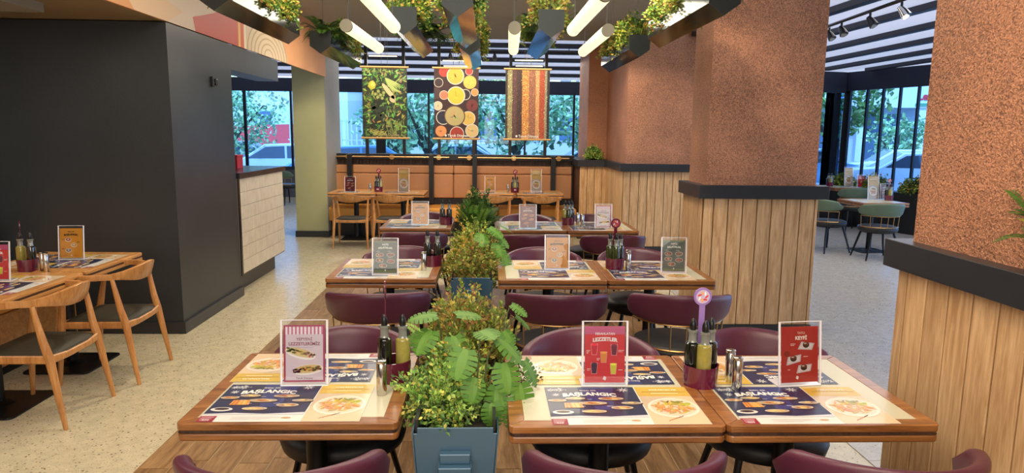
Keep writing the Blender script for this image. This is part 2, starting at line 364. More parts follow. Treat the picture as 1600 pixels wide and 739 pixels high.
# flat print: text and shapes as thin coloured polygons
TX = {}
DG = None
def glyphs(text, bold=.02):
    if (text, bold) in TX: return TX[text, bold]
    cu = bpy.data.curves.new('t', 'FONT'); cu.body = text; cu.size = 1; cu.resolution_u = 2; cu.offset = bold; cu.align_x = 'CENTER'; cu.align_y = 'CENTER'
    o = bpy.data.objects.new('t', cu); COL.objects.link(o)
    dg = bpy.context.evaluated_depsgraph_get(); me = bpy.data.meshes.new_from_object(o.evaluated_get(dg))
    res = ([v.co.to_2d().to_tuple() for v in me.vertices], [tuple(p.vertices) for p in me.polygons])
    xs = [v[0] for v in res[0]] or [0, 1]
    wdt = max(xs) - min(xs); bpy.data.objects.remove(o); bpy.data.curves.remove(cu); bpy.data.meshes.remove(me)
    TX[text, bold] = (res[0], res[1], wdt); return TX[text, bold]
class Pr(MB):
    """x right, y up, z = layer"""
    def text(s, t, x, y, w, col, z=.0012, bold=.03, arc=0, hs=1.0, rot=0):
        v, f, wd = glyphs(t, bold); k = w / wd; c, n = math.cos(rot), math.sin(rot)
        pts = [(px * k, py * k * hs - arc * (px / wd * 2) ** 2) for px, py in v]
        return s.add([(x + a * c - b * n, y + a * n + b * c, z) for a, b in pts], f, s2l(col))
    def rect(s, x0, x1, y0, y1, col, z=.0004): return s.poly([(x0, y0), (x1, y0), (x1, y1), (x0, y1)], z, s2l(col))
    def ell(s, x, y, rx, ry, col, z=.0008, n=16, rot=0):
        c, d = math.cos(rot), math.sin(rot)
        P = [(rx * math.cos(2 * PI * k / n), ry * math.sin(2 * PI * k / n)) for k in range(n)]
        return s.poly([(x + a * c - b * d, y + a * d + b * c) for a, b in P], z, s2l(col))
    def blob(s, x, y, rx, ry, col, z, rnd, n=9):
        return s.poly([(x + rx * (.7 + .5 * rnd.random()) * math.cos(2 * PI * k / n), y + ry * (.7 + .5 * rnd.random()) * math.sin(2 * PI * k / n)) for k in range(n)], z, s2l(col))
    def dish(s, x, y, rx, ry, plate, food, z, rnd, k=7, rot=0):
        s.ell(x, y, rx, ry, plate, z, 18, rot); s.ell(x, y, rx * .86, ry * .82, [c * .82 for c in plate], z + .0002, 16, rot)
        for i in range(k):
            a = rnd.random() * 2 * PI; q = rnd.random() * .55; c_ = rnd.choice(food)
            s.blob(x + rx * q * math.cos(a), y + ry * q * math.sin(a), rx * .34, ry * .34, c_, z + .0003 + i * .00003, rnd, 7)
    def star(s, x, y, r, col, z, n=6):
        for k in range(n // 2):
            a = PI * k / (n // 2); c, d = math.cos(a) * r, math.sin(a) * r; e, g = -math.sin(a) * r * .12, math.cos(a) * r * .12
            s.poly([(x - c, y - d), (x - c * .3 + e, y - d * .3 + g), (x + c * .3 + e, y + d * .3 + g), (x + c, y + d), (x + c * .3 - e, y + d * .3 - g), (x - c * .3 - e, y - d * .3 - g)], z, s2l(col))
FOOD = [(214, 150, 70), (230, 180, 96), (190, 112, 50), (240, 206, 130), (170, 92, 44)]
SAL = [(196, 70, 44), (92, 120, 44), (222, 140, 90), (150, 50, 40), (226, 200, 150)]

# ================================================================== the setting
def srt(name, m, boxes, bevel=0, **k):
    b = MB()
    for q in boxes: b.box(*q)
    return b.build(name, m, None, bevel=bevel, kind='structure', **k)
floor = srt('floor', 'terrazzo', [(-9.5, 12, -2.6, 17.7, -.12, 0)])
# wood look plank tiles laid in the terrazzo
bed = srt('floor', 'grout', [(-1.727, 1.452, .9, 7.402, .0003, .0028)])
PW = 3.175 / 20; tl = {}
rnd = random.Random(4)
for i in range(20):
    y = .9 - rnd.random() * .62
    while y < 7.4:
        a, b_ = max(y, .9), min(y + .62, 7.4); y += .62
        if b_ - a < .05: continue
        key = round(b_ - a, 2)
        if key not in tl: tl[key] = MB().box(-PW / 2 + .0022, PW / 2 - .0022, -(b_ - a) / 2 + .0022, (b_ - a) / 2 - .0022, 0, .003).mesh('plank_tile', 'tile_wood')
        link('plank_tile', tl[key], bed, loc=(-1.725 + PW * (i + .5), (a + b_) / 2, .0024))
# pale terrazzo slabs of the terrace side
tf = srt('floor', 'tile_grout', [(1.99, 11.5, 2.6, 14.2, .0003, .0012)])
sl = MB().box(-.336, .336, -.336, .336, 0, .003).mesh('floor_slab', 'terrazzo_cool')
for i in range(14):
    for j in range(17):
        x, y = 2.3275 + .675 * i, 2.94 + .675 * j
        if x > 9.5 or y > 14: continue
        if 1.7 < x < 2.85 and (5.1 < y < 6.3 or y < 2.75): continue
        if x < 3.4 and y > 9.3: continue
        if len(tf.children) < 300: link('floor_slab', sl, tf, loc=(x, y, .001))
srt('ceiling', 'ceiling', [(-2.5, 2.75, -2.6, 11.6, 3.2, 3.35)])
srt('ceiling', 'ceiling_left', [(-9.5, -2.52, -2.6, 6.9, 2.5, 2.7), (-9.5, -2.5, 6.9, 11.6, 3.2, 3.35)])
srt('trim_1', 'ceiling', [(-6, -3.0, 3.9, 4.9, 2.44, 2.5)])          # shallow drop in the low ceiling
srt('wall_rear_added', 'ceiling', [(-9.5, 12, -2.75, -2.6, 0, 3.35)])  # unseen wall, added to keep blue sky light out behind the camera
srt('wall_left', 'dark_wall', [(-4.55, -4.4, -2.6, 5.57, 0, 2.5)])
srt('wall_left', 'dark_wall', [(-9.65, -9.5, 6.9, 17.9, 0, 3.35)])
# dark block and the beam over the pass counter
srt('wall_left', 'dark_wall', [(-9.5, -2.5, 5.57, 6.9, 0, 2.49)])
srt('wall_left', 'dark_wall', [(-2.75, -2.5, 6.9, 8.42, 2.25, 2.49)])
srt('baseboard_left', 'baseboard', [(-9.5, -2.478, 5.548, 5.57, 0, .098), (-2.5, -2.478, 5.57, 6.92, 0, .098)], bevel=.002)
# mural band on the soffit
srt('wall_left', 'mural_peach', [(-2.52, -2.5, -2.6, 10.86, 2.5, 3.2)])
mp = Pr()
PEACH, CREAM, RED = (224, 164, 112), (224, 200, 176), (206, 76, 56)
mp.poly([(-1.9, 2.5), (1.2, 2.5), (2.6, 2.62), (1.4, 2.95), (-1, 3.0)], .0004, s2l((214, 148, 84)))
mp.poly([(5.1, 2.5), (6.12, 2.5), (6.1, 2.62), (6.54, 2.71), (7.0, 2.9), (6.3, 2.95), (5.6, 2.72), (5.0, 2.58)], .0004, s2l(CREAM))
mp.poly([(5.1, 2.5), (5.0, 2.58), (5.6, 2.66), (5.9, 2.62), (5.6, 2.5)], .0005, s2l((228, 190, 150)))
mp.poly([(6.12, 2.5), (7.14, 2.5), (7.16, 2.9), (6.9, 2.84), (6.54, 2.72), (6.08, 2.61)], .0008, s2l(RED))
mp.poly([(7.14, 2.5), (7.2, 2.5), (7.22, 2.9), (7.16, 2.9)], .001, s2l((240, 190, 90)))
mp.poly([(7.2, 2.5), (7.3, 2.5), (7.32, 2.9), (7.22, 2.9)], .001, s2l((214, 92, 50)))
mp.poly([(7.3, 2.5), (7.36, 2.5), (7.38, 2.9), (7.32, 2.9)], .001, s2l((244, 226, 190)))
mp.poly([(7.36, 2.5), (8.85, 2.5), (8.62, 2.75), (8.3, 2.95), (7.38, 2.98)], .001, s2l((216, 194, 160)))
for k in range(6):
    r_ = .72 - .11 * k; P = []; n = 14
    for i in range(n + 1): P.append((8.1 + r_ * math.cos(PI * i / n), 2.5 + r_ * .52 * math.sin(PI * i / n)))
    for i in range(n, -1, -1): P.append((8.1 + (r_ - .035) * math.cos(PI * i / n), 2.5 + (r_ - .035) * .52 * math.sin(PI * i / n)))
    for i in range(n):
        mp.poly([P[i], P[i + 1], P[2 * n - i], P[2 * n + 1 - i]], .0014, s2l((186, 160, 118)))
mo = mp.build('mural_print', 'banner_print', None, kind='structure')
mo.matrix_world = Matrix(((0, 0, 1, -2.5), (1, 0, 0, 0), (0, 1, 0, 0), (0, 0, 0, 1)))
# green painted column
gc = srt('wall_left', 'green_paint', [(-3.03, -2.54, 10.9, 11.95, 0, 3.2)])
srt('baseboard_left', 'baseboard', [(-3.05, -2.52, 10.88, 11.97, 0, .1)], bevel=.002)
srt('wall_left', 'grey_side', [(-2.54, -2.528, 10.9, 11.95, .1, 3.2)])  # thin grey layer over the column's right side

# ------------------------------------------------------------------ plaster columns with plank wainscot
PLZ0, PLZ1 = .105, 1.165
pk = {}
def planks(parent, p0, p1, width=.12, first=None):
    """a row of vertical planks from p0 to p1; the outside is to the right of the walk"""
    p0, p1 = Vector(p0), Vector(p1); L_ = (p1 - p0).length; d = (p1 - p0) / L_; nrm = Vector((d.y, -d.x))
    ws = [first] if first else []
    while sum(ws) + width < L_ - .02: ws.append(width)
    ws.append(L_ - sum(ws)); t = 0
    for w in ws:
        key = round(w, 3)
        if key not in pk: pk[key] = MB().box(-w / 2 + .004, w / 2 - .004, -.008, .008, -(PLZ1 - PLZ0) / 2, (PLZ1 - PLZ0) / 2).mesh('plank', 'plank_wood')
        c = p0 + d * (t + w / 2) + nrm * .008; t += w
        o = link('plank', pk[key], parent, loc=(c.x, c.y, (PLZ0 + PLZ1) / 2), rot=(0, 0, math.atan2(d.y, d.x)), bevel=.002, seg=1)
def column(boxes, core, cap, runs, base):
    """plaster shaft, dark core behind the plank joints, black ledge"""
    root = srt('wall_right', 'copper_plaster', boxes)
    c = MB(); [c.box(*q, 0, 1.17) for q in core]; c.build('plank_backing', 'dark_slat', root)
    c = MB(); [c.box(*q, 1.165, 1.272) for q in cap]; c.build('ledge', 'cap_black', root, bevel=.003)
    c = MB(); [c.box(*q, 0, .1) for q in base]; c.build('plinth', 'baseboard', root, bevel=.002)
    for a, b_, f in runs: planks(root, a, b_, first=f)
    return root
column([(1.785, 2.70, 5.53, 6.0, 1.272, 3.2)], [(1.765, 2.72, 5.515, 6.04)], [(1.715, 2.785, 5.46, 6.085)],
       [((1.765, 5.515), (2.72, 5.515), .085), ((1.765, 6.04), (1.765, 5.515), None)], [(1.75, 2.735, 5.5, 6.05)])
column([(1.935, 3.3, 9.58, 11.9, 1.272, 3.2), (1.62, 1.935, 11.2, 12.3, 1.272, 3.2)],
       [(1.90, 3.3, 9.53, 11.9), (1.47, 1.90, 10.9, 12.3)], [(1.85, 3.35, 9.47, 10.86), (1.43, 3.35, 10.84, 12.3)],
       [((1.90, 9.53), (3.3, 9.53), .1), ((1.90, 10.9), (1.90, 9.53), None), ((1.47, 10.9), (1.90, 10.9), None)], [(1.885, 3.3, 9.515, 10.9), (1.455, 3.3, 10.885, 12.3)])
column([(1.645, 2.7, 2.0, 2.55, 1.272, 3.2), (2.0, 2.7, -1.2, 2.0, 1.272, 3.2)],
       [(1.635, 2.7, -1.2, 2.585)], [(1.58, 2.76, -1.25, 2.63)],
       [((1.635, 2.585), (1.635, -.9), .06)], [(1.62, 2.72, -1.2, 2.6)])

# ------------------------------------------------------------------ pergola roofs
def rz_(y): return 3.2 - .035 * (y - 11.6)
fr = bpy.data.materials.new('roof_cloth'); fr.use_nodes = True; MT['roof_cloth'] = fr
nt = fr.node_tree; pb = nt.nodes['Principled BSDF']; pb.inputs['Base Color'].default_value = s2l((220, 216, 220)); pb.inputs['Roughness'].default_value = .8
tr = nt.nodes.new('ShaderNodeBsdfTranslucent'); tr.inputs[0].default_value = s2l((226, 218, 226)); mx = nt.nodes.new('ShaderNodeMixShader'); mx.inputs[0].default_value = .16
nt.links.new(pb.outputs[0], mx.inputs[1]); nt.links.new(tr.outputs[0], mx.inputs[2]); nt.links.new(mx.outputs[0], nt.nodes['Material Output'].inputs[0])
b = MB()
b.add([(-9.5, 11.6, 3.26), (3.4, 11.6, 3.26), (3.4, 17.8, rz_(17.8) + .05), (-9.5, 17.8, rz_(17.8) + .05)], [(0, 1, 2, 3)])
roof = b.build('ceiling', 'roof_cloth', kind='structure')
for y in (12.2, 12.92, 13.94, 15.12, 16.4):
    MB().box(-6.4, 6.4, -.06, .06, 0, .075).build('roof_beam', 'steel_dark', roof, loc=(-3.1, y, rz_(y) - .035), bevel=.004)
roof2 = MB().add([(2.75, -2.6, 3.09), (12, -2.6, 3.09), (12, 17.8, 3.09), (2.75, 17.8, 3.09)], [(0, 1, 2, 3)]).build('ceiling', 'roof_cloth', kind='structure')
for k in range(10):
    x = 2.95 + .86 * k
    MB().box(-.055, .055, -7.6, 7.6, 0, .07).build('roof_beam', 'steel_dark', roof2, loc=(x + .05, 6.5, 3.015), rot=(0, 0, R(3)), bevel=.004)

# ------------------------------------------------------------------ window walls
def window(name, x0, x1, y, z0, z1, mull, header, low=None, th=.06):
    root = MB().box(x0, x1, y - .06, y + .06, z0 - .08, z0).box(x0, x1, y - .06, y + .06, z1, header).build(name, 'valance', kind='structure')
    for a, w in mull: bx('mullion', 'frame_black', a - w / 2, a + w / 2, y - th / 2, y + th / 2, z0, z1, root)
    ed = [x0] + [a for a, w in mull] + [x1]
    for a, c in zip(ed[:-1], ed[1:]): bx('pane', 'window_glass', a, c, y - .004, y + .004, z0, z1, root)
    if low: bx('wall_panel', 'wall_low', x0, x1, y - .05, y + .05, 0, z0 - .08, root)
    return root
window('window_1', -9.5, 5.5, 17.7, .78, 2.66, [(-8.5, .05), (-7.3, .05), (-6.11, .07), (-4.96, .05), (-3.9, .05), (-2.72, .24), (-1.5, .05), (-.3, .05), (.95, .05), (2.2, .05), (3.4, .05), (4.5, .05)], 2.99, low=True)
wr = window('window_2', -.6, 7.6, 0, .12, 2.66, [(.0, .16), (.5, .035), (.88, .035), (1.27, .035), (1.67, .035), (2.1, .035), (2.6, .035), (3.1, .035), (3.6, .035), (4.6, .035), (5.6, .035)], 3.05)
wr.location = (7.736, 14.702, 0); wr.rotation_euler = (0, 0, math.atan2(-1.734, .613))
wd = window('door_1', -3.2, -.1, 0, .1, 2.62, [(-3.0, .05), (-2.0, .05), (-1.05, .09), (-.25, .12)], 3.05)
wd.location = (7.75, 14.75, 0); wd.rotation_euler = (0, 0, R(12))
for x in (-1.16, -.94):
    MB().tube([(x, -.03, 1.55), (x, -.08, 1.55), (x, -.08, 1.9), (x, -.03, 1.9)], .014).build('door_handle', 'frame_black', wd, smooth=True)

# ------------------------------------------------------------------ bench partition with posts, rail and picture banners
part = srt('wall_back', 'dark_slat', [(-2.62, 1.46, 11.72, 11.8, 0, 1.22)])
for i in range(68):
    x = -2.59 + .06 * i
    bx('slat', 'dark_slat', x, x + .05, 11.70, 11.72, 1.10, 1.215, part)
bx('beam', 'frame_black', -2.64, 1.47, 11.6, 11.82, 1.215, 1.312, part, bevel=.004)
for x in (-2.022, -1.404, -.816, -.237, .377, .971): bx('post', 'frame_black', x - .025, x + .025, 11.64, 11.7, 1.312, 3.2, part)
for x in (-2.285, -.937, -.215, 1.10): bx('post', 'frame_black', x - .038, x + .038, 11.44, 11.60, .5, 1.3, part)
bench = thing('bench', 'long tan leather bench with buttoned back panels against the back partition', 'bench', (-.58, 11.35, 0))
def lb(name, m, *a, bev=.02): return bx(name, m, a[0] + .58, a[1] + .58, a[2] - 11.35, a[3] - 11.35, a[4], a[5], bench, bevel=bev, seg=None) if False else MB().box(a[0] + .58, a[1] + .58, a[2] - 11.35, a[3] - 11.35, a[4], a[5]).build(name, m, bench, bevel=bev, seg=3)
lb('base', 'frame_black', -2.55, 1.42, 11.06, 11.7, 0, .24, bev=.003)
for a, c in ((-2.6, -1.21), (-1.205, .17), (.175, 1.45)): lb('seat_cushion', 'tan_seat', a, c, 10.96, 11.6, .25, .47, bev=.03)
for a, c in ((-2.6, -.575), (-.57, 1.43)):
    lb('back_panel', 'tan_leather', a, c, 11.56, 11.7, .58, .985, bev=.02); lb('head_panel', 'tan_leather', a, c, 11.58, 11.7, .99, 1.125, bev=.02)
lb('back_rail', 'frame_black', -2.6, 1.45, 11.58, 11.7, .47, .575, bev=.003)
for q, (a, c, ds) in enumerate(((-2.526, -.645, (-2.324, -1.6, -.817)), (-.495, 1.377, (-.31, .44, 1.2)))):
    t = thing('wall_rail_lamp', 'slim brass rail lamp with three round mounts on the %s half of the bench beam' % ('left', 'right')[q], 'lamp', ((a + c) / 2, 11.57, 1.262), group='brass rail lamps over the bench')
    h = (c - a) / 2; MB().tube([(-h, -.03, 0), (h, -.03, 0)], .011).build('rail', 'brass', t, smooth=True)
    for d in ds: MB().tube([(d - (a + c) / 2, .03, 0), (d - (a + c) / 2, -.035, 0)], .042, 20).build('mount', 'brass', t, smooth=True)

# ------------------------------------------------------------------ pass counter
ct = thing('pass_counter', 'tiled pass counter with a black worktop beside the dark wall', 'counter', (-2.5, 6.92, 0))
MB().box(-.75, 0, 0, 1.5, .2, 1.19).build('body', 'tile_grout', ct)
MB().box(-.8, .03, -.0, 1.56, 1.19, 1.245).build('worktop', 'counter_black', ct, bevel=.004)
MB().box(-.7, -.1, 0, 1.42, 0, .2).build('plinth', 'baseboard', ct)
MB().box(0, .012, 0, .04, .2, 1.19).build('edge_trim', 'counter_black', ct)
tb = MB(); rnd = random.Random(2)
for r_ in range(7):
    for c_ in range(36):
        o_ = .001 * rnd.random(); tb.box(0, .008 + o_, .045 + c_ * .0403, .045 + c_ * .0403 + .037, .215 + r_ * .139, .215 + r_ * .139 + .135)
tb.build('tile_face', 'tile_cream', ct, kind='stuff')
b = thing('card_box', 'small red box standing on the black pass counter', 'box', (-2.86, 7.85, 1.245))
MB().box(-.07, .07, -.09, .09, 0, .13).build('body', 'red_box', b, bevel=.004); MB().box(-.075, .075, -.095, .095, .13, .15).build('lid', 'red_box', b, bevel=.004)
s = thing('wall_socket', 'small black double switch high on the grey wall side', 'switch', (-2.5, 6.44, 2.1))
MB().box(0, .02, -.05, -.01, -.045, .045).build('switch', 'frame_black', s, bevel=.003); MB().box(0, .03, .01, .05, -.03, .03).build('sensor', 'spout', s, bevel=.008)

# ================================================================== tables
def make_table(name, label, top, w=.7, d=.705, inlay=True, group=None, base='square'):
    """origin under the middle of the top, on the floor; front edge towards -y"""
    t = thing(name, label, 'table', group=group)
    hx, hy = w / 2 - .0015, d / 2; bw = .052
    MB().prism(rrect(-hx, hx, -hy, hy, .022), .716, .7165).prism(rrect(-hx + .004, hx - .004, -hy + .004, hy - .004, .02), .7165, .7255).build('shadow_gap', 'dark_slat', t)
    MB().prism(rrect(-hx, hx, -hy, hy, .022), .690, .716).build('lower_slab', top, t, bevel=.006)
    if inlay:
        MB().prism(rrect(-hx + bw - .004, hx - bw + .004, -hy + bw - .004, hy - bw + .004, .004), .726, .749).build('inlay', 'inlay', t)
        def strip(p): return MB().prism(p, .7255, .75)
        i = bw; r_ = .012
        strip([(-hx + r_, -hy), (hx - r_, -hy), (hx, -hy + r_), (hx - i, -hy + i), (-hx + i, -hy + i), (-hx, -hy + r_)]).build('frame_strip', top, t, bevel=.003)
        strip([(-hx + r_, hy), (-hx, hy - r_), (-hx + i, hy - i), (hx - i, hy - i), (hx, hy - r_), (hx - r_, hy)]).build('frame_strip', top, t, bevel=.003)
        strip([(-hx, -hy + r_), (-hx + i, -hy + i), (-hx + i, hy - i), (-hx, hy - r_)]).build('frame_strip', top, t, bevel=.003)
        strip([(hx, -hy + r_), (hx, hy - r_), (hx - i, hy - i), (hx - i, -hy + i)]).build('frame_strip', top, t, bevel=.003)
    else:
        MB().prism(rrect(-hx, hx, -hy, hy, .022), .7255, .75).build('tabletop', top, t, bevel=.006)
    MB().tube([(0, 0, .02), (0, 0, .69)], .038, 16).build('column', 'black_metal', t, smooth=True)
    MB().box(-.2, .2, -.2, .2, .672, .69).build('bracket', 'black_metal', t)
    MB().prism(rrect(-.225, .225, -.225, .225, .04), .0, .012).lathe([(.09, .012), (.06, .026), (.04, .034)]).build('base_plate', 'black_metal', t, bevel=.003)
    return t
# ------------------------------------------------------------------ placemats
NAVY = (38, 44, 78)
def mat_mesh(seed):
    q = Pr(); rnd = random.Random(seed); w, h = .515, .325
    q.rect(0, w, 0, h, (226, 224, 218), .0003)
    xs = w * .635
    q.rect(.0, xs - .003, .055, h, NAVY, .0007)
    q.poly([(.16, .12), (.22, .12), (.25, h), (.12, h)], .0009, s2l((52, 62, 120)))
    q.poly([(0, .055), (xs - .003, .055), (xs - .003, .075), (xs * .6, .062), (xs * .3, .07), (0, .062)], .001, s2l((206, 208, 214)))
    q.text('BAŞLANGIÇ', xs * .47, h - .068, .19, (244, 242, 236), .0014, .05, arc=.012, hs=1.15)
    q.text('İDEAL BİR', xs * .47, h - .036, .06, (226, 224, 220), .0014)
    for x, y, r_ in ((.035, h - .075, .018), (xs - .045, h - .03, .024), (.05, h - .028, .022), (.02, h - .03, .018)): q.star(x, y, r_, (224, 226, 230), .0014, 8)
    for k in range(9): q.star(.02 + .055 * rnd.random(), h - .03 + .03 * (rnd.random() - .4), .006, (214, 218, 222), .0014)
    dk = (62, 42, 40)
    for x, y, rx, ry in ((.035, .2, .032, .011), (.10, .218, .035, .011), (.225, .215, .045, .013), (.155, .175, .05, .014), (.29, .175, .036, .011), (.25, .135, .038, .014), (.15, .105, .042, .013)):
        q.ell(x + .004, y - .006, rx * 1.05, ry * 1.2, dk, .0011, 14); q.dish(x, y, rx, ry, (214, 200, 176), FOOD, .0014, rnd, 8)
    for k in range(11):
        a = .055 + .006 * k; q.poly([(a, .135), (a + .006, .135), (a + .009 - .001 * k, .178), (a + .002 - .001 * k, .178)], .0014 + .00004 * k, s2l(rnd.choice(FOOD[:3])))
    q.ell(.045, .098, .036, .017, (220, 218, 214), .0014); q.ell(.045, .101, .024, .010, dk, .0017)
    for k in range(8): q.rect(.05 + .03 * k, .066 + .03 * k + .006 * rnd.random(), .245 - .03 * (k % 3) - .04, .2475 - .03 * (k % 3) - .04, (214, 214, 220), .0021)
    q.rect(-.0, .052, -.0, .045, (150, 34, 56), .0010)
    for k in range(3): q.rect(.006, .045 - .004 * k, .033 - .011 * k, .036 - .011 * k, (232, 206, 210), .0014)
    q.text('%50', .026, .012, .024, (244, 232, 232), .0014)
    for k in range(3): q.rect(.10, .26 - .03 * k, .034 - .009 * k, .0355 - .009 * k, (176, 178, 182), .0010)
    q.ell(.275, .03, .016, .006, (196, 150, 96), .001)
    # right page: pasta plate under a yellow heading
    q.rect(xs + .001, w - .001, .001, h - .001, (222, 196, 160), .0007)
    q.rect(xs + .001, w - .001, h - .088, h - .001, (212, 176, 74), .0010)
    q.text('MAKARNALAR', (xs + w) / 2 + .006, h - .03, .10, (250, 240, 214), .0014); q.rect(xs + .02, w - .01, h - .05, h - .047, (150, 120, 50), .0014)
    q.rect(xs + .05, w - .04, h - .065, h - .060, (248, 236, 204), .0014)
    q.poly([(xs + .001, .12), (xs + .06, .2), (xs + .1, .235), (xs + .001, .235)], .0012, s2l((206, 184, 156)))
    q.ell((xs + w) / 2 + .004, .135, .088, .083, (236, 222, 204), .0013, 26, .3); q.ell((xs + w) / 2 + .004, .137, .078, .072, (226, 206, 182), .0015, 24, .3)
    for k in range(90):
        a = rnd.random() * 2 * PI; r_ = .055 * math.sqrt(rnd.random()); yy = .137 + r_ * .95 * math.sin(a)
        c = (216, 180, 72) if yy > .15 else (222, 166, 100)
        if yy > .175: c = (136, 136, 60)
        c = tuple(v * (.82 + .3 * rnd.random()) for v in c); th = rnd.random() * PI
        q.ell((xs + w) / 2 + .004 + r_ * 1.15 * math.cos(a), yy, .017, .0045, c, .0017 + .000012 * k, 6, th)
    for k in range(5): q.ell(xs + .06 + .012 * k, .03 + .008 * k, .012, .0022, (190, 120, 70), .0013, 6, .8)
    return q.mesh('placemat', 'print')
MATM = mat_mesh(3)
def placemat(x, y, flip, label, z=.7502, rz=0, group='printed paper placemats'):
    o = link('placemat', MATM); o.location = (x, y, z); o.rotation_euler = (0, 0, (PI if flip else 0) + rz)
    return tag(o, label, 'placemat', group)
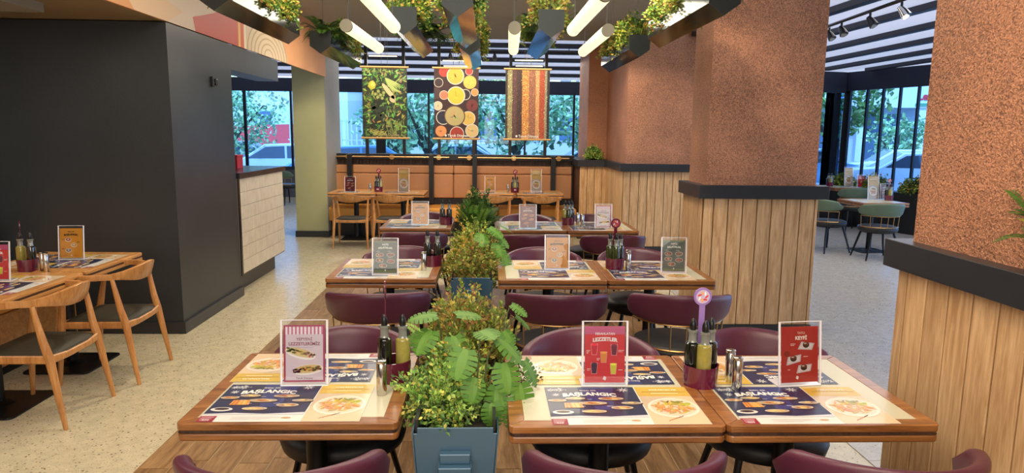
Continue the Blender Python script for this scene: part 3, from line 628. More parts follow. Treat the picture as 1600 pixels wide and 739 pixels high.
# ------------------------------------------------------------------ menu cards
def card(kind, w=.148, h=.208, seed=1):
    q = Pr(); rnd = random.Random(seed)
    def lines(x, y, n=2, l=.02, c=(240, 236, 230)):
        for k in range(n): q.rect(x, x + l * (1 - .25 * k), y - .005 * k, y - .005 * k + .0018, c, .0012)
    if kind == 'striped':
        q.rect(0, w, 0, h, (176, 58, 98)); q.rect(.007, w - .007, .007, h - .006, (226, 212, 222), .0008)
        n = 10
        for k in range(n):
            a = .007 + (w - .014) * k / n; q.rect(a, a + (w - .014) / n * .55, h - .034, h - .006, (248, 240, 244), .0016)
        q.rect(.007, w - .007, h - .034, h - .006, (206, 120, 158), .0012)
        q.text('YEPYENİ', w / 2, h - .052, .058, (150, 70, 110), .0014, .01); q.text('LEZZETLERİMİZ', w / 2, h - .069, .112, (150, 60, 90), .0014, .02)
        q.rect(.04, w - .04, h - .083, h - .081, (200, 190, 200), .0012)
        q.ell(w / 2 - .014, .104, .056, .019, (250, 246, 242), .0012, 20, -.25); q.ell(w / 2 - .014, .108, .05, .015, (226, 206, 150), .0015, 18, -.25)
        q.ell(w / 2 + .012, .045, .056, .019, (250, 246, 242), .0012, 20, .12); q.ell(w / 2 + .012, .048, .05, .015, (226, 200, 140), .0015, 18, .12)
        for k in range(40):
            u = (k % 20) / 20; c = (226, 196, 124) if .25 < u < .65 else ((104, 120, 50) if u <= .25 else (224, 168, 150))
            q.blob(w / 2 - .06 + .1 * u, .119 - .025 * u + .014 * (rnd.random() - .5), .005, .004, tuple(v * (.8 + .3 * rnd.random()) for v in c), .0018, rnd, 6)
            c = (110, 26, 60) if u < .3 else ((224, 180, 92) if u < .7 else (150, 130, 60))
            q.blob(w / 2 - .038 + .1 * u, .041 + .012 * u + .014 * (rnd.random() - .5), .005, .004, tuple(v * (.8 + .3 * rnd.random()) for v in c), .0018, rnd, 6)
        q.text('Tavuk Dünyası', w / 2, .014, .06, (120, 60, 90), .0014, .01)
    elif kind == 'drinks':
        q.rect(0, w, 0, h, (216, 48, 56)); q.rect(0, w, h - .03, h, (206, 96, 140), .0007)
        q.text('FERAHLATAN', w / 2, h - .028, .072, (250, 240, 240), .0014, .03); q.text('LEZZETLER', w / 2, h - .048, .092, (250, 246, 244), .0014, .06, arc=.004)
        for x, y, c in ((.035, .122, (206, 30, 60)), (w - .04, .120, (120, 24, 60)), (w / 2 - .004, .093, (226, 150, 60)), (.035, .052, (64, 24, 60)), (w - .042, .05, (214, 210, 70))):
            q.poly([(x - .010, y - .02), (x + .010, y - .02), (x + .0135, y + .022), (x - .0135, y + .022)], .0012, s2l((230, 150, 150)))
            q.poly([(x - .008, y - .018), (x + .008, y - .018), (x + .0115, y + .015), (x - .0115, y + .015)], .0014, s2l(c))
            q.ell(x, y + .018, .0115, .004, [min(255, v * 1.25) for v in c], .0017)
        lines(.006, .118, 3, .014); lines(w - .024, .118, 2, .02); lines(w / 2 - .03, .088, 2, .012); lines(.008, .05, 2, .014); lines(w - .024, .046, 1, .016)
        q.blob(w / 2, .016, .007, .008, (246, 236, 236), .0014, rnd)
    elif kind == 'dessert':
        q.rect(0, w, 0, h, (184, 40, 42)); q.text('TATLI', w / 2 + .004, h - .024, .03, (250, 220, 200), .0014, .02); q.text('KEYFİ', w / 2 + .004, h - .043, .047, (252, 244, 236), .0014, .05)
        for x, y, a in ((.098, .136, -.1), (.048, .086, .2), (.090, .052, .1)):
            c, d = math.cos(a), math.sin(a)
            q.poly([(x + u * c - v * d, y + u * d + v * c) for u, v in ((-.032, -.016), (.026, -.014), (.034, .012), (-.02, .014))], .0012, s2l((206, 196, 200)))
            q.poly([(x + u * c - v * d, y + u * d + v * c) for u, v in ((-.026, -.012), (.022, -.011), (.028, .009), (-.017, .011))], .0014, s2l((226, 218, 220)))
            q.ell(x, y + .003, .013, .011, (52, 26, 24), .0017); q.ell(x, y + .008, .013, .006, (104, 52, 36), .0019); q.ell(x - .003, y + .009, .006, .002, (220, 200, 190), .0021)
        q.ell(.022, .108, .011, .011, (140, 24, 28), .0012); lines(.036, .143, 2, .02); lines(.088, .095, 1, .018); lines(.026, .047, 1, .01)
        q.blob(w / 2 - .01, .018, .006, .007, (246, 236, 236), .0014, rnd)
    elif kind in ('salad', 'starter', 'maroon'):
        bgc = {'salad': (84, 96, 82), 'starter': (222, 158, 52), 'maroon': (128, 26, 48)}[kind]
        q.rect(0, w, 0, h, bgc); ink = (44, 30, 26) if kind == 'starter' else (240, 240, 232)
        t1, t2 = {'salad': ('NEFİS', 'SALATALAR'), 'starter': ('İDEAL BİR', 'BAŞLANGIÇ'), 'maroon': ('İDEAL BİR', 'BAŞLANGIÇ')}[kind]
        q.text(t1, w / 2, h - .024, .042, ink, .0014, .03); q.text(t2, w / 2, h - .044, .092, ink, .0014, .06, arc=.004)
        if kind == 'salad':
            for k in range(12):
                x = .01 + .0115 * k; q.ell(x, h - .006, .008, .004, (120, 136, 60), .0012, 6, .5 * (-1) ** k); q.ell(x, .012, .009, .005, (120, 130, 66), .0012, 6, .5 * (-1) ** k)
            sp = ((.038, .118), (.108, .118), (.038, .083), (.11, .076), (.06, .048))
            for x, y in sp: q.ell(x, y, .026, .014, (214, 206, 190), .0012); q.dish(x, y, .023, .011, (150, 90, 70), SAL, .0015, rnd, 10); lines(x - .02, y + .022, 1, .02)
        elif kind == 'starter':
            for x, y, c in ((.055, .128, (170, 60, 40)), (.092, .09, (196, 150, 90)), (.056, .052, (90, 84, 110))):
                q.ell(x, y, .021, .016, (226, 206, 176), .0012); q.ell(x, y + .002, .015, .010, c, .0015); q.ell(x, y + .003, .007, .005, (236, 222, 196), .0018)
            lines(.012, .13, 2, .02, ink); lines(.11, .112, 2, .022, ink); lines(.012, .065, 2, .022, ink); lines(.02, .016, 1, .03, (190, 60, 30)); lines(.09, .016, 1, .03, (190, 60, 30))
        else:
            for x, y in ((.05, .125), (.112, .118), (.038, .09), (.108, .08), (.06, .045)):
                q.ell(x, y, .026, .012, (230, 160, 130), .0012, 12, .15); q.dish(x, y, .022, .009, (206, 120, 90), FOOD, .0015, rnd, 5)
        q.blob(w / 2, .018, .005, .006, (240, 236, 230), .0014, rnd)
    elif kind == 'pasta':
        q.rect(0, w, 0, h, (214, 176, 80)); q.rect(.01, w - .01, h - .03, h - .024, (250, 238, 206), .0012); q.text('MAKARNALAR', w / 2, h - .05, .11, (250, 244, 220), .0014, .03); q.rect(.02, w - .02, h - .075, h - .071, (150, 110, 40), .0012)
        q.poly([(0, 0), (w, 0), (w, h * .5), (w * .5, h * .62), (0, h * .55)], .0008, s2l((196, 178, 160)))
        q.ell(w / 2, h * .34, .062, .07, (244, 236, 226), .0012, 22, .4); q.ell(w / 2, h * .345, .053, .058, (226, 206, 180), .0015, 20, .4)
        for k in range(46):
            a = rnd.random() * 2 * PI; r_ = .042 * math.sqrt(rnd.random()); yy = h * .345 + r_ * math.sin(a)
            c = (120, 120, 56) if yy > h * .42 else ((222, 186, 90) if yy > h * .33 else (206, 110, 70))
            q.ell(w / 2 + r_ * math.cos(a), yy, .013, .004, tuple(v * (.8 + .3 * rnd.random()) for v in c), .0018 + .00001 * k, 6, rnd.random() * PI)
    return q.mesh('menu_card', 'print')
CARDS = {}
def menu(kind, x, y, label, z=.75, rz=0, h=.208, w=.148, tilt=7):
    """card in a clear acrylic stand; origin at the foot"""
    key = (kind, h)
    if key not in CARDS:
        q = card(kind, w, h); pr = thing('menu_stand', label, 'menu', (x, y, z), rz, 'menu cards in acrylic stands')
        t = R(tilt); e = .012; H = h + .028; W2 = w / 2 + e
        def L3(px, py, d=0): return (px, .0 + math.sin(t) * py + d * math.cos(t), .006 + math.cos(t) * py - d * math.sin(t))
        m = MB()
        for sd in (-1, 1):
            m.add([L3(sd * W2, 0, -.002), L3(sd * (W2 - .008), 0, -.002), L3(sd * (W2 - .008), H, -.002), L3(sd * W2, H, -.002), L3(sd * W2, 0, .003), L3(sd * (W2 - .008), 0, .003), L3(sd * (W2 - .008), H, .003), L3(sd * W2, H, .003)],
                  [(0, 1, 2, 3), (4, 7, 6, 5), (0, 4, 5, 1), (3, 2, 6, 7), (0, 3, 7, 4), (1, 5, 6, 2)])
        m.add([L3(-W2, H - .003, -.002), L3(W2, H - .003, -.002), L3(W2, H, -.002), L3(-W2, H, -.002), L3(-W2, H - .003, .003), L3(W2, H - .003, .003), L3(W2, H, .003), L3(-W2, H, .003)], [(0, 1, 2, 3), (4, 7, 6, 5), (0, 4, 5, 1), (3, 2, 6, 7)])
        m.add([(-W2, -.004, 0), (W2, -.004, 0), (W2, .075, 0), (-W2, .075, 0), (-W2, -.004, .004), (W2, -.004, .004), (W2, .075, .004), (-W2, .075, .004)], [(0, 3, 2, 1), (4, 5, 6, 7), (0, 1, 5, 4), (1, 2, 6, 5), (2, 3, 7, 6), (3, 0, 4, 7)])
        m.build('acrylic_frame', 'acrylic_edge', pr, bevel=.001, seg=1)
        MB().add([L3(-W2, .002, -.0015), L3(W2, .002, -.0015), L3(W2, H - .002, -.0015), L3(-W2, H - .002, -.0015)], [(0, 1, 2, 3)]).build('clear_front', 'clear_glass', pr)
        MB().add([L3(-w / 2, .008, .0022), L3(w / 2, .008, .0022), L3(w / 2, .008 + h, .0022), L3(-w / 2, .008 + h, .0022)], [(0, 3, 2, 1)]).build('card_back', 'paper_white', pr)
        c = link('card', q, pr); c.matrix_local = Matrix.Translation(L3(-w / 2, .008, .0018)) @ Matrix.Rotation(PI / 2 - t, 4, 'X')
        CARDS[key] = pr; return pr
    return dup(CARDS[key], label, (x, y, z), rz)
# ------------------------------------------------------------------ caddies, bottles, shakers
def make_bottle(kind):
    t = thing('sauce_bottle', 'x', 'bottle', group='sauce bottles in the caddies')
    m = {'black': 'bottle_black', 'olive': 'bottle_olive', 'green': 'bottle_green'}[kind]
    hz = .15
    MB().lathe([(.0, 0), (.024, 0), (.027, .004), (.027, hz - .016), (.025, hz - .006), (.0175, hz)], n=18).build('glass_body', m, t, smooth=True)
    MB().lathe([(.0175, hz), (.0155, hz + .006), (.0155, hz + .034), (.0185, hz + .036), (.0185, hz + .044), (.014, hz + .045)], n=14).build('neck', 'clear_neck', t, smooth=True)
    MB().lathe([(.011, hz + .044), (.013, hz + .052), (.012, hz + .07), (.007, hz + .084), (.0, hz + .09)], n=12).build('pourer', 'spout', t, smooth=True)
    return t
BOT = {}
def bottle(kind, x, y, z, label):
    if kind not in BOT:
        BOT[kind] = make_bottle(kind); BOT[kind].location = (x, y, z); BOT[kind]['label'] = label; return BOT[kind]
    return dup(BOT[kind], label, (x, y, z))
CAD = {}
def caddy(x, y, where, bots, z=.75, rz=0, sign=None, emblem=False, srz=None):
    """open purple tray, pointed to the front; bottles stand in it"""
    lb_ = 'glossy purple bottle caddy ' + where
    if 'c' not in CAD:
        t = thing('bottle_caddy', lb_, 'caddy', (x, y, z), rz, 'purple bottle caddies')
        P = []
        for k in range(28):
            a = 2 * PI * k / 28; P.append((.068 * math.copysign(abs(math.cos(a)) ** .75, math.cos(a)) * (1 - .22 * max(0, -math.sin(a))), .055 * math.sin(a) * (1.15 if math.sin(a) < 0 else .85)))
        I = [(a * .92, c * .92) for a, c in P]; n = 28
        b = MB(); vs_ = [(a * .93, c * .93, 0) for a, c in P] + [(a, c, .078) for a, c in P] + [(a, c, .078) for a, c in I] + [(a, c, .012) for a, c in I]
        b.add(vs_, [tuple(range(n))[::-1]] + [(j * n + i, j * n + (i + 1) % n, (j + 1) * n + (i + 1) % n, (j + 1) * n + i) for j in range(3) for i in range(n)] + [tuple(3 * n + i for i in range(n))])
        b.build('tray', 'purple_plastic', t, smooth=True, angle=50)
        CAD['c'] = t
    else: t = dup(CAD['c'], lb_, (x, y, z), rz)
    t.rotation_euler = (0, 0, rz)
    if emblem: MB().poly([(-.016, -.011), (.016, -.011), (.016, .013), (-.016, .013)], 0, s2l((226, 200, 214))).poly([(-.007, -.004), (.007, -.004), (.007, .007), (-.007, .007)], .0004, s2l((110, 30, 60))).build('emblem', 'print', t, loc=(0, -.066, .042), rot=(R(90), 0, 0))
    for kind, dx, dy, what in bots:
        v = Matrix.Rotation(rz, 3, 'Z') @ Vector((dx, dy, 0)); bottle(kind, x + v.x, y + v.y, z + .0125, '%s in caddy %s' % (what, where))
    if sign:
        v = Matrix.Rotation(rz, 3, 'Z') @ Vector((.004, .03, 0))
        s = thing('table_sign', '%s round sign in the caddy %s' % (sign[0], where), 'sign', (x + v.x, y + v.y, z + .0125), rz if srz is None else srz, 'round table signs in the caddies')
        hh = sign[2]
        MB().box(-.011, .011, -.0015, .0015, 0, hh - .06).build('stem', sign[1], s); MB().tube([(0, -.0025, hh - .03), (0, .0025, hh - .03)], .034, 28).build('disc', sign[1], s)
        q = Pr(); q.ell(0, 0, .026, .026, (196, 180, 214) if sign[1] == 'lilac_sign' else (150, 60, 90), .0004, 24)
        for k in range(7): a = 2 * PI * k / 7; q.ell(.014 * math.cos(a), .014 * math.sin(a), .009, .0035, [(214, 60, 60), (240, 236, 240), (240, 170, 90)][k % 3], .0009, 7, a + .7)
        q.build('emblem', 'print', s, loc=(0, -.0028, hh - .03), rot=(PI / 2, 0, 0))
    return t
SH = {}
def shaker(x, y, label, z=.75, sc=1):
    if 's' not in SH:
        t = thing('shaker', label, 'shaker', (x, y, z), 0, 'steel salt and pepper shakers')
        MB().lathe([(0, 0), (.017, 0), (.018, .002), (.018, .112), (.0165, .115)], n=20).build('body', 'steel', t, smooth=True)
        MB().lathe([(.0165, .115), (.018, .118), (.018, .124), (.015, .126), (0, .1262)], n=20).build('cap', 'steel', t, smooth=True)
        SH['s'] = t; return t
    return dup(SH['s'], label, (x, y, z))
# ================================================================== chairs
def make_barrel_chair(name, label, up, seat, group):
    """origin on the floor under the seat, facing +y"""
    t = thing(name, label, 'chair', group=group)
    def back(u, v):
        # u across -1..1, v round the padded section
        a = u * 2 - 1; x = .285 * math.sin(a * 1.32) / math.sin(1.32); y = -.275 + .25 * (1 - math.cos(a * 1.32)) / (1 - math.cos(1.32))
        top = .800 - .044 * a * a; bot = .606 + .016 * a ** 4 + .026 * a * a
        if abs(a) > .9: k = (abs(a) - .9) / .1; top -= .03 * k * k; bot += .03 * k * k
        q = 2 * PI * v; th = .027 * (1 - .35 * max(0, (abs(a) - .9) / .1)); hz = (top - bot) / 2; mz = (top + bot) / 2
        nx, ny = math.sin(a * 1.2), -math.cos(a * 1.2)
        se = lambda w_: math.copysign(abs(w_) ** .45, w_)
        lean = -.03 * (se(math.sin(q)))
        return (x + nx * th * math.copysign(abs(math.cos(q)) ** .8, math.cos(q)), y + ny * th * math.cos(q) + lean, mz + hz * se(math.sin(q)))
    b = MB(); nu, nv = 33, 18
    vs_ = [back(i / (nu - 1), j / nv) for i in range(nu) for j in range(nv)]
    fs = [(i * nv + j, i * nv + (j + 1) % nv, (i + 1) * nv + (j + 1) % nv, (i + 1) * nv + j) for i in range(nu - 1) for j in range(nv)]
    fs += [tuple(range(nv))[::-1], tuple((nu - 1) * nv + j for j in range(nv))]
    b.add(vs_, fs); b.build('backrest', up, t, smooth=True, angle=70)
    def rim(z, k=1.0, off=0): return [(.27 * k * math.sin(a) / math.sin(1.32), -.262 * k + .24 * k * (1 - math.cos(a)) / (1 - math.cos(1.32)), z) for a in [(-1.25 + 2.5 * i / 16) for i in range(17)]]
    MB().tube(rim(.614), .005, 6).build('upper_rail', 'brass', t, smooth=True)
    MB().tube(rim(.462, .96), .006, 6).build('lower_rail', 'brass', t, smooth=True)
    up_, lo_ = rim(.614), rim(.462, .96)
    for i in (0, 3, 6, 8, 10, 13, 16): MB().tube([up_[i], lo_[i]], .0042, 6).build('spindle', 'brass', t, smooth=True)
    MB().lathe([(0, .385), (.22, .385), (.248, .398), (.257, .43), (.25, .458), (.21, .472), (0, .478)], n=36).build('seat', seat, t, smooth=True, angle=60)
    MB().tube([(0, 0, .372), (0, 0, .397)], .19, 24).build('seat_plate', 'black_metal', t, smooth=True)
    for sx in (-1, 1):
        for sy_ in (-1, 1): MB().tube([(sx * .15, sy_ * .14, .39), (sx * .19, sy_ * .185, .2), (sx * .235, sy_ * .225, 0)], [(.022, .014), (.018, .013), (.011, .011)], 8).build('leg', 'black_metal', t, smooth=True)
    return t
def make_elbow_chair(label):
    t = thing('elbow_chair', label, 'chair', group='oak elbow chairs')
    m = 'chair_oak'
    # crest: one bent board, thin at the arms, deep in the middle
    b = MB(); n = 25; vs_ = []
    for i in range(n):
        a = (i / (n - 1) * 2 - 1); A = a * 1.75; x = .285 * math.sin(A) / 1.0 if abs(A) < PI / 2 else math.copysign(.285 - .03 * (abs(A) - PI / 2), A)
        y = -.235 + .26 * (1 - math.cos(A)) if abs(A) < PI / 2 else .025 + .9 * (abs(A) - PI / 2) * .75
        x = max(-.285, min(.285, x)); k = max(0, 1 - abs(a) / .62)
        hh = .017 + .040 * (3 * k * k - 2 * k ** 3); mz = .722 + .018 * k - (.5 * hh if k > 0 else 0) * .4; th = .013 + .004 * (1 - k)
        nx, ny = math.sin(A), -math.cos(A)
        for (du, dz) in ((-1, -1), (-.4, -1.12), (.4, -1.12), (1, -1), (1.1, 0), (1, 1), (.4, 1.1), (-.4, 1.1), (-1, 1), (-1.1, 0)):
            vs_.append((x + nx * th * du, y + ny * th * du - .02 * dz * k, mz + hh * dz))
    fs = [(i * 10 + j, i * 10 + (j + 1) % 10, (i + 1) * 10 + (j + 1) % 10, (i + 1) * 10 + j) for i in range(n - 1) for j in range(10)] + [tuple(range(10))[::-1], tuple((n - 1) * 10 + j for j in range(10))]
    b.add(vs_, fs); b.build('backrest', m, t, smooth=True, angle=60)
    for s in (-1, 1):
        MB().tube([(s * .248, -.255, 0), (s * .240, -.222, .2), (s * .232, -.19, .40), (s * .236, -.165, .5), (s * .247, -.13, .705)], [.012, .018, .024, .021, .0125], 10).build('leg', m, t, smooth=True)
        MB().tube([(s * .25, .245, 0), (s * .242, .228, .22), (s * .236, .21, .42), (s * .248, .19, .55), (s * .262, .16, .71)], [.012, .018, .024, .019, .012], 10).build('leg', m, t, smooth=True)
        MB().tube([(s * .235, -.19, .400), (s * .237, .21, .400)], [(.011, .024)] * 2, 8).build('seat_rail', m, t, smooth=True)
    for yy in (-.195, .212): MB().tube([(-.235, yy, .400), (-.1, yy + .012 * (1 if yy > 0 else -1), .392), (.1, yy + .012 * (1 if yy > 0 else -1), .392), (.235, yy, .400)], [(.011, .026), (.011, .02), (.011, .02), (.011, .026)], 8).build('seat_rail', m, t, smooth=True)
    def cush(u, v):
        x = (u * 2 - 1); y = (v * 2 - 1); e = max(abs(x), abs(y)); d = (1 - abs(x) ** 5) * (1 - abs(y) ** 5)
        return (x * .232, y * .205 + .01, .412 + .038 * d ** .6 - .012 * (1 - y * y * .6) * (1 - x * x))
    MB().grid(17, 17, cush).build('seat', 'olive_seat', t, smooth=True)
    MB().box(-.22, .22, -.19, .21, .396, .414).build('seat_base', 'black_metal', t)
    return t

# ------------------------------------------------------------------ dining rows
T1 = make_table('dining_table', 'wooden dining table in the front row, left of the planters', 'top_wood', group='dining tables with wooden frame and pale inlay')
XR, XL = .0719, {0: -.9801, 1: -1.021, 2: -1.0487}
YR, YL = (2.042, 4.226, 6.48), (2.074, 4.249, 6.58)
rows = ('front', 'middle', 'rear'); D2 = .3525
T1.location = (XL[0] + .35, YL[0] + D2, 0)
for r_ in range(3):
    if r_: dup(T1, 'wooden dining table in the %s purple-chair row, left of the planters' % rows[r_], (XL[r_] + .35, YL[r_] + D2, 0))
    dup(T1, 'wooden dining table in the %s purple-chair row, just right of the planters' % rows[r_], (XR + .35, YR[r_] + D2, 0))
    dup(T1, 'wooden dining table in the %s purple-chair row, at the wainscot side' % rows[r_], (XR + 1.05, YR[r_] + D2, 0))
    for x0, y0, q, side in ((XL[r_], YL[r_], 0, 'left'), (XR, YR[r_], 1, 'middle'), (XR + .7, YR[r_], 2, 'right')):
        dx = .14 if side == 'middle' else .06
        placemat(x0 + dx, y0 + .012, False, 'printed placemat at the near seat of the %s table, %s row' % (side, rows[r_]))
        placemat(x0 + dx + .49, y0 + .69, True, 'printed placemat at the far seat of the %s table, %s row' % (side, rows[r_]))
P1 = make_barrel_chair('barrel_chair', 'x', 'purple', 'black_seat', 'purple barrel chairs')
first = True; rnd = random.Random(8)
for r_ in range(3):
    for cx, y0, side in ((XL[r_] + .40 - (.0 if r_ else .0), YL[r_], 'left'), (XR + .35, YR[r_], 'middle'), (XR + 1.06 + (.04 if r_ == 0 else 0), YR[r_], 'right')):
        yn = (1.945 if r_ == 0 else y0 - .31); yf = y0 + .705 + (-.055 if r_ == 0 else 0)
        for near in (1, 0):
            lab = 'purple barrel chair, back to the camera, near side of %s table, %s row' % (side, rows[r_]) if near else 'purple barrel chair tucked under far side of %s table, %s row' % (side, rows[r_])
            x = cx + (rnd.random() - .5) * .03; rz = (rnd.random() - .5) * .12
            loc = (x, yn if near else yf, 0); rz = rz if near else PI + rz
            if first: P1.location = loc; P1.rotation_euler = (0, 0, rz); P1['label'] = lab; first = False
            else: dup(P1, lab, loc, rz)
# menus
menu('striped', -.66, 2.40, 'pink menu card with striped awning top in the front row, left table', rz=.03)
menu('drinks', .435, 2.39, 'red menu card of coloured drinks in the front row, middle table')
menu('dessert', 1.165, 2.39, 'red dessert menu card in the front row, right table', rz=.12)
menu('salad', -.658, 4.365, 'grey-green salad menu card in the middle row, left table')
menu('starter', .477, 4.56, 'yellow menu card of starters in the middle row, middle table')
menu('salad', 1.254, 4.467, 'grey-green salad menu card in the middle row, right table', rz=-.08)
menu('starter', -.67, 6.80, 'yellow menu card of starters in the rear row, left table')
menu('maroon', .395, 6.58, 'maroon menu card in the rear row, middle table')
menu('striped', 1.15, 6.68, 'pink striped menu card in the rear row, right table', rz=-.05)
B3 = [('black', -.034, .012, 'left black sauce bottle'), ('olive', .0, -.022, 'olive oil bottle with pale contents'), ('black', .036, .012, 'right black sauce bottle')]
G3 = [('green', -.036, .008, 'left dark green bottle'), ('green', .0, -.022, 'front dark green bottle'), ('black', .036, .008, 'right black sauce bottle')]
caddy(.797, 2.41, 'between the middle and right tables, front row', B3, rz=.08, sign=('lilac', 'lilac_sign', .345))
shaker(.916, 2.437, 'rear steel shaker beside the front row caddy'); shaker(.912, 2.352, 'front steel shaker beside the front row caddy')
caddy(-.345, 2.47, 'by the planter on the left table, front row', [('black', 0, .034, 'left black sauce bottle'), ('olive', 0, -.034, 'olive oil bottle')], sign=('dark purple', 'purple_plastic', .36), rz=1.52, srz=1.69)
shaker(-.368, 2.318, 'steel shaker by the planter on the left table, front row')
caddy(.885, 4.62, 'between the middle and right tables, middle row', G3, rz=.05, sign=('dark purple', 'purple_plastic', .33))
shaker(.985, 4.66, 'rear steel shaker beside the middle row caddy'); shaker(.965, 4.56, 'front steel shaker beside the middle row caddy')
caddy(-.38, 4.70, 'by the planter on the left table, middle row', [('black', -.034, .012, 'left black sauce bottle'), ('black', .034, .012, 'right black sauce bottle')])
shaker(-.425, 4.535, 'steel shaker by the planter on the left table, middle row')
caddy(.83, 6.92, 'between the middle and right tables, rear row', [('olive', -.034, .005, 'olive oil bottle'), ('green', .0, -.02, 'front dark green bottle'), ('black', .036, .01, 'black sauce bottle')])
shaker(.925, 6.9, 'left steel shaker beside the rear caddy'); shaker(.955, 6.78, 'right steel shaker beside the rear caddy')
caddy(-.42, 6.9, 'by the planter on the left table, rear row', [('black', -.034, .012, 'left black sauce bottle'), ('black', .034, .012, 'right black sauce bottle')])

# ------------------------------------------------------------------ oak tables along the bench
O1 = make_table('oak_table', 'pale oak table at the left end of the bench', 'oak', .735, .72, inlay=False, group='pale oak tables')
ox = (-2.06, -1.325, .045, .82); ol = ('leftmost', 'second from left', 'third from left', 'rightmost')
O1.location = (ox[0], 10.79, 0)
for k in range(1, 4): dup(O1, 'pale oak table before the bench, %s of the four' % ol[k], (ox[k], 10.79 + (.07 if k > 1 else 0), 0))
E1 = make_elbow_chair('oak elbow chair with dark pad before the bench, leftmost of the four'); E1.location = (-1.97, 10.02, 0); E1.rotation_euler = (0, 0, .02)
for k, x in ((1, -1.39), (2, .08), (3, .80)): dup(E1, 'oak elbow chair with dark pad before the bench, %s of the four' % ol[k], (x, 10.02 + (.07 if k > 1 else 0), 0), (-.03, .04, -.02)[k - 1])
for k in range(4): placemat(ox[k] - .26, 10.47 + (.07 if k > 1 else 0), False, 'printed placemat on the oak table before the bench, %s of the four' % ol[k])
menu('maroon', -2.12, 10.62, 'maroon menu card on the leftmost bench table')
menu('pasta', -1.30, 10.66, 'tall yellow pasta menu card on the second bench table', h=.34)
menu('starter', .04, 11.05, 'yellow menu card on the third bench table')
menu('pasta', .77, 10.76, 'tall yellow pasta menu card on the rightmost bench table', h=.34)
caddy(-1.70, 10.72, 'between the two left bench tables', [('black', -.034, .012, 'left black sauce bottle'), ('black', .0, -.02, 'front black sauce bottle'), ('olive', .036, .012, 'olive oil bottle')], sign=('dark purple', 'purple_plastic', .34), emblem=True)
caddy(.435, 10.8, 'between the two right bench tables', B3, sign=('dark purple', 'purple_plastic', .34), emblem=True)
shaker(-1.83, 10.72, 'steel shaker left of the caddy on the left bench tables'); shaker(.325, 10.8, 'steel shaker left of the caddy on the right bench tables')

# ------------------------------------------------------------------ oak tables by the dark wall
dup(O1, 'pale oak table near the camera at the dark wall side', (-2.955, 4.05, 0), PI / 2); dup(O1, 'pale oak table next to the dark wall', (-2.955, 4.81, 0), PI / 2)
dup(E1, 'oak elbow chair nearest the camera at the left oak tables', (-2.60, 3.95, 0), PI / 2); dup(E1, 'oak elbow chair beside the dark wall at the left oak tables', (-2.55, 4.64, 0), PI / 2 + .03)
for k, y in enumerate((3.79, 4.55)):
    placemat(-2.64, y, False, 'printed placemat at the aisle seat of the %s oak table at the dark wall' % ('nearer', 'farther')[k], rz=PI / 2)
    placemat(-3.27, y + .5, True, 'printed placemat at the wall seat of the %s oak table at the dark wall' % ('nearer', 'farther')[k], rz=PI / 2)
menu('starter', -2.93, 4.85, 'yellow menu card of starters on the oak table next to the dark wall', rz=.1)
menu('drinks', -2.955, 4.13, 'red menu card cut off by the left edge of the photo', rz=.1)
caddy(-2.985, 4.47, 'on the oak tables at the dark wall', [('olive', 0, .034, 'olive oil bottle'), ('black', 0, -.034, 'black sauce bottle')], sign=('dark purple', 'purple_plastic', .31), rz=1.50, srz=2.16)
shaker(-2.88, 4.46, 'left steel shaker on the oak tables at the dark wall'); shaker(-2.84, 4.43, 'right steel shaker on the oak tables at the dark wall')
wb = thing('wall_bench', 'oak-fronted bench behind the tables at the dark wall', 'bench', (-3.27, 3.6, 0))
MB().box(.0, .04, -2.4, 1.75, .08, .43).build('front_panel', 'oak', wb, bevel=.004); MB().box(-.5, .03, -2.4, 1.75, .43, .47).build('seat', 'tan_seat', wb, bevel=.012)
MB().prism([(-2.4, .47), (1.75, .47), (1.78, .7), (1.7, .92), (1.5, 1.05), (1.2, 1.1), (-2.4, 1.1)], -.56, -.5, lambda x, y, z: (z, x, y)).build('backrest', 'oak', wb, bevel=.008)
MB().box(-.5, -.02, -2.35, 1.7, 0, .08).build('plinth', 'black_metal', wb)

# ------------------------------------------------------------------ terrace tables, green chairs
dup(T1, 'wooden dining table on the terrace seen between the columns', (5.68, 9.86, 0), .03)
dup(T1, 'wooden dining table on the terrace by the glass door', (6.75, 12.75, 0), .03)
GR = make_barrel_chair('barrel_chair', 'green barrel chair with its back to the camera at the terrace table', 'green_chair', 'black_seat', 'green barrel chairs')
GR.location = (5.42, 9.22, 0); GR.rotation_euler = (0, 0, -.05)
dup(GR, 'green barrel chair at the left side of the terrace table', (5.02, 9.83, 0), -PI / 2 + .25)
dup(GR, 'green barrel chair at the terrace table by the glass door', (6.55, 12.05, 0), .15)
dup(GR, 'green barrel chair left of the terrace table by the glass door', (6.1, 12.9, 0), -PI / 2)
dup(GR, 'blue-green barrel chair beyond the pale green column', (-4.62, 15.9, 0), -.7)
menu('pasta', 5.80, 10.05, 'tall yellow pasta menu card on the terrace table', h=.34); menu('maroon', 6.02, 10.1, 'maroon menu card behind the caddy on the terrace table')
caddy(5.98, 9.95, 'on the terrace table', B3, sign=('dark purple', 'purple_plastic', .31))
menu('pasta', 6.86, 12.75, 'tall yellow pasta menu card on the table by the glass door', h=.34); menu('drinks', 7.0, 12.55, 'small pink-red menu card on the table by the glass door'); caddy(6.52, 12.8, 'on the table by the glass door', B3)

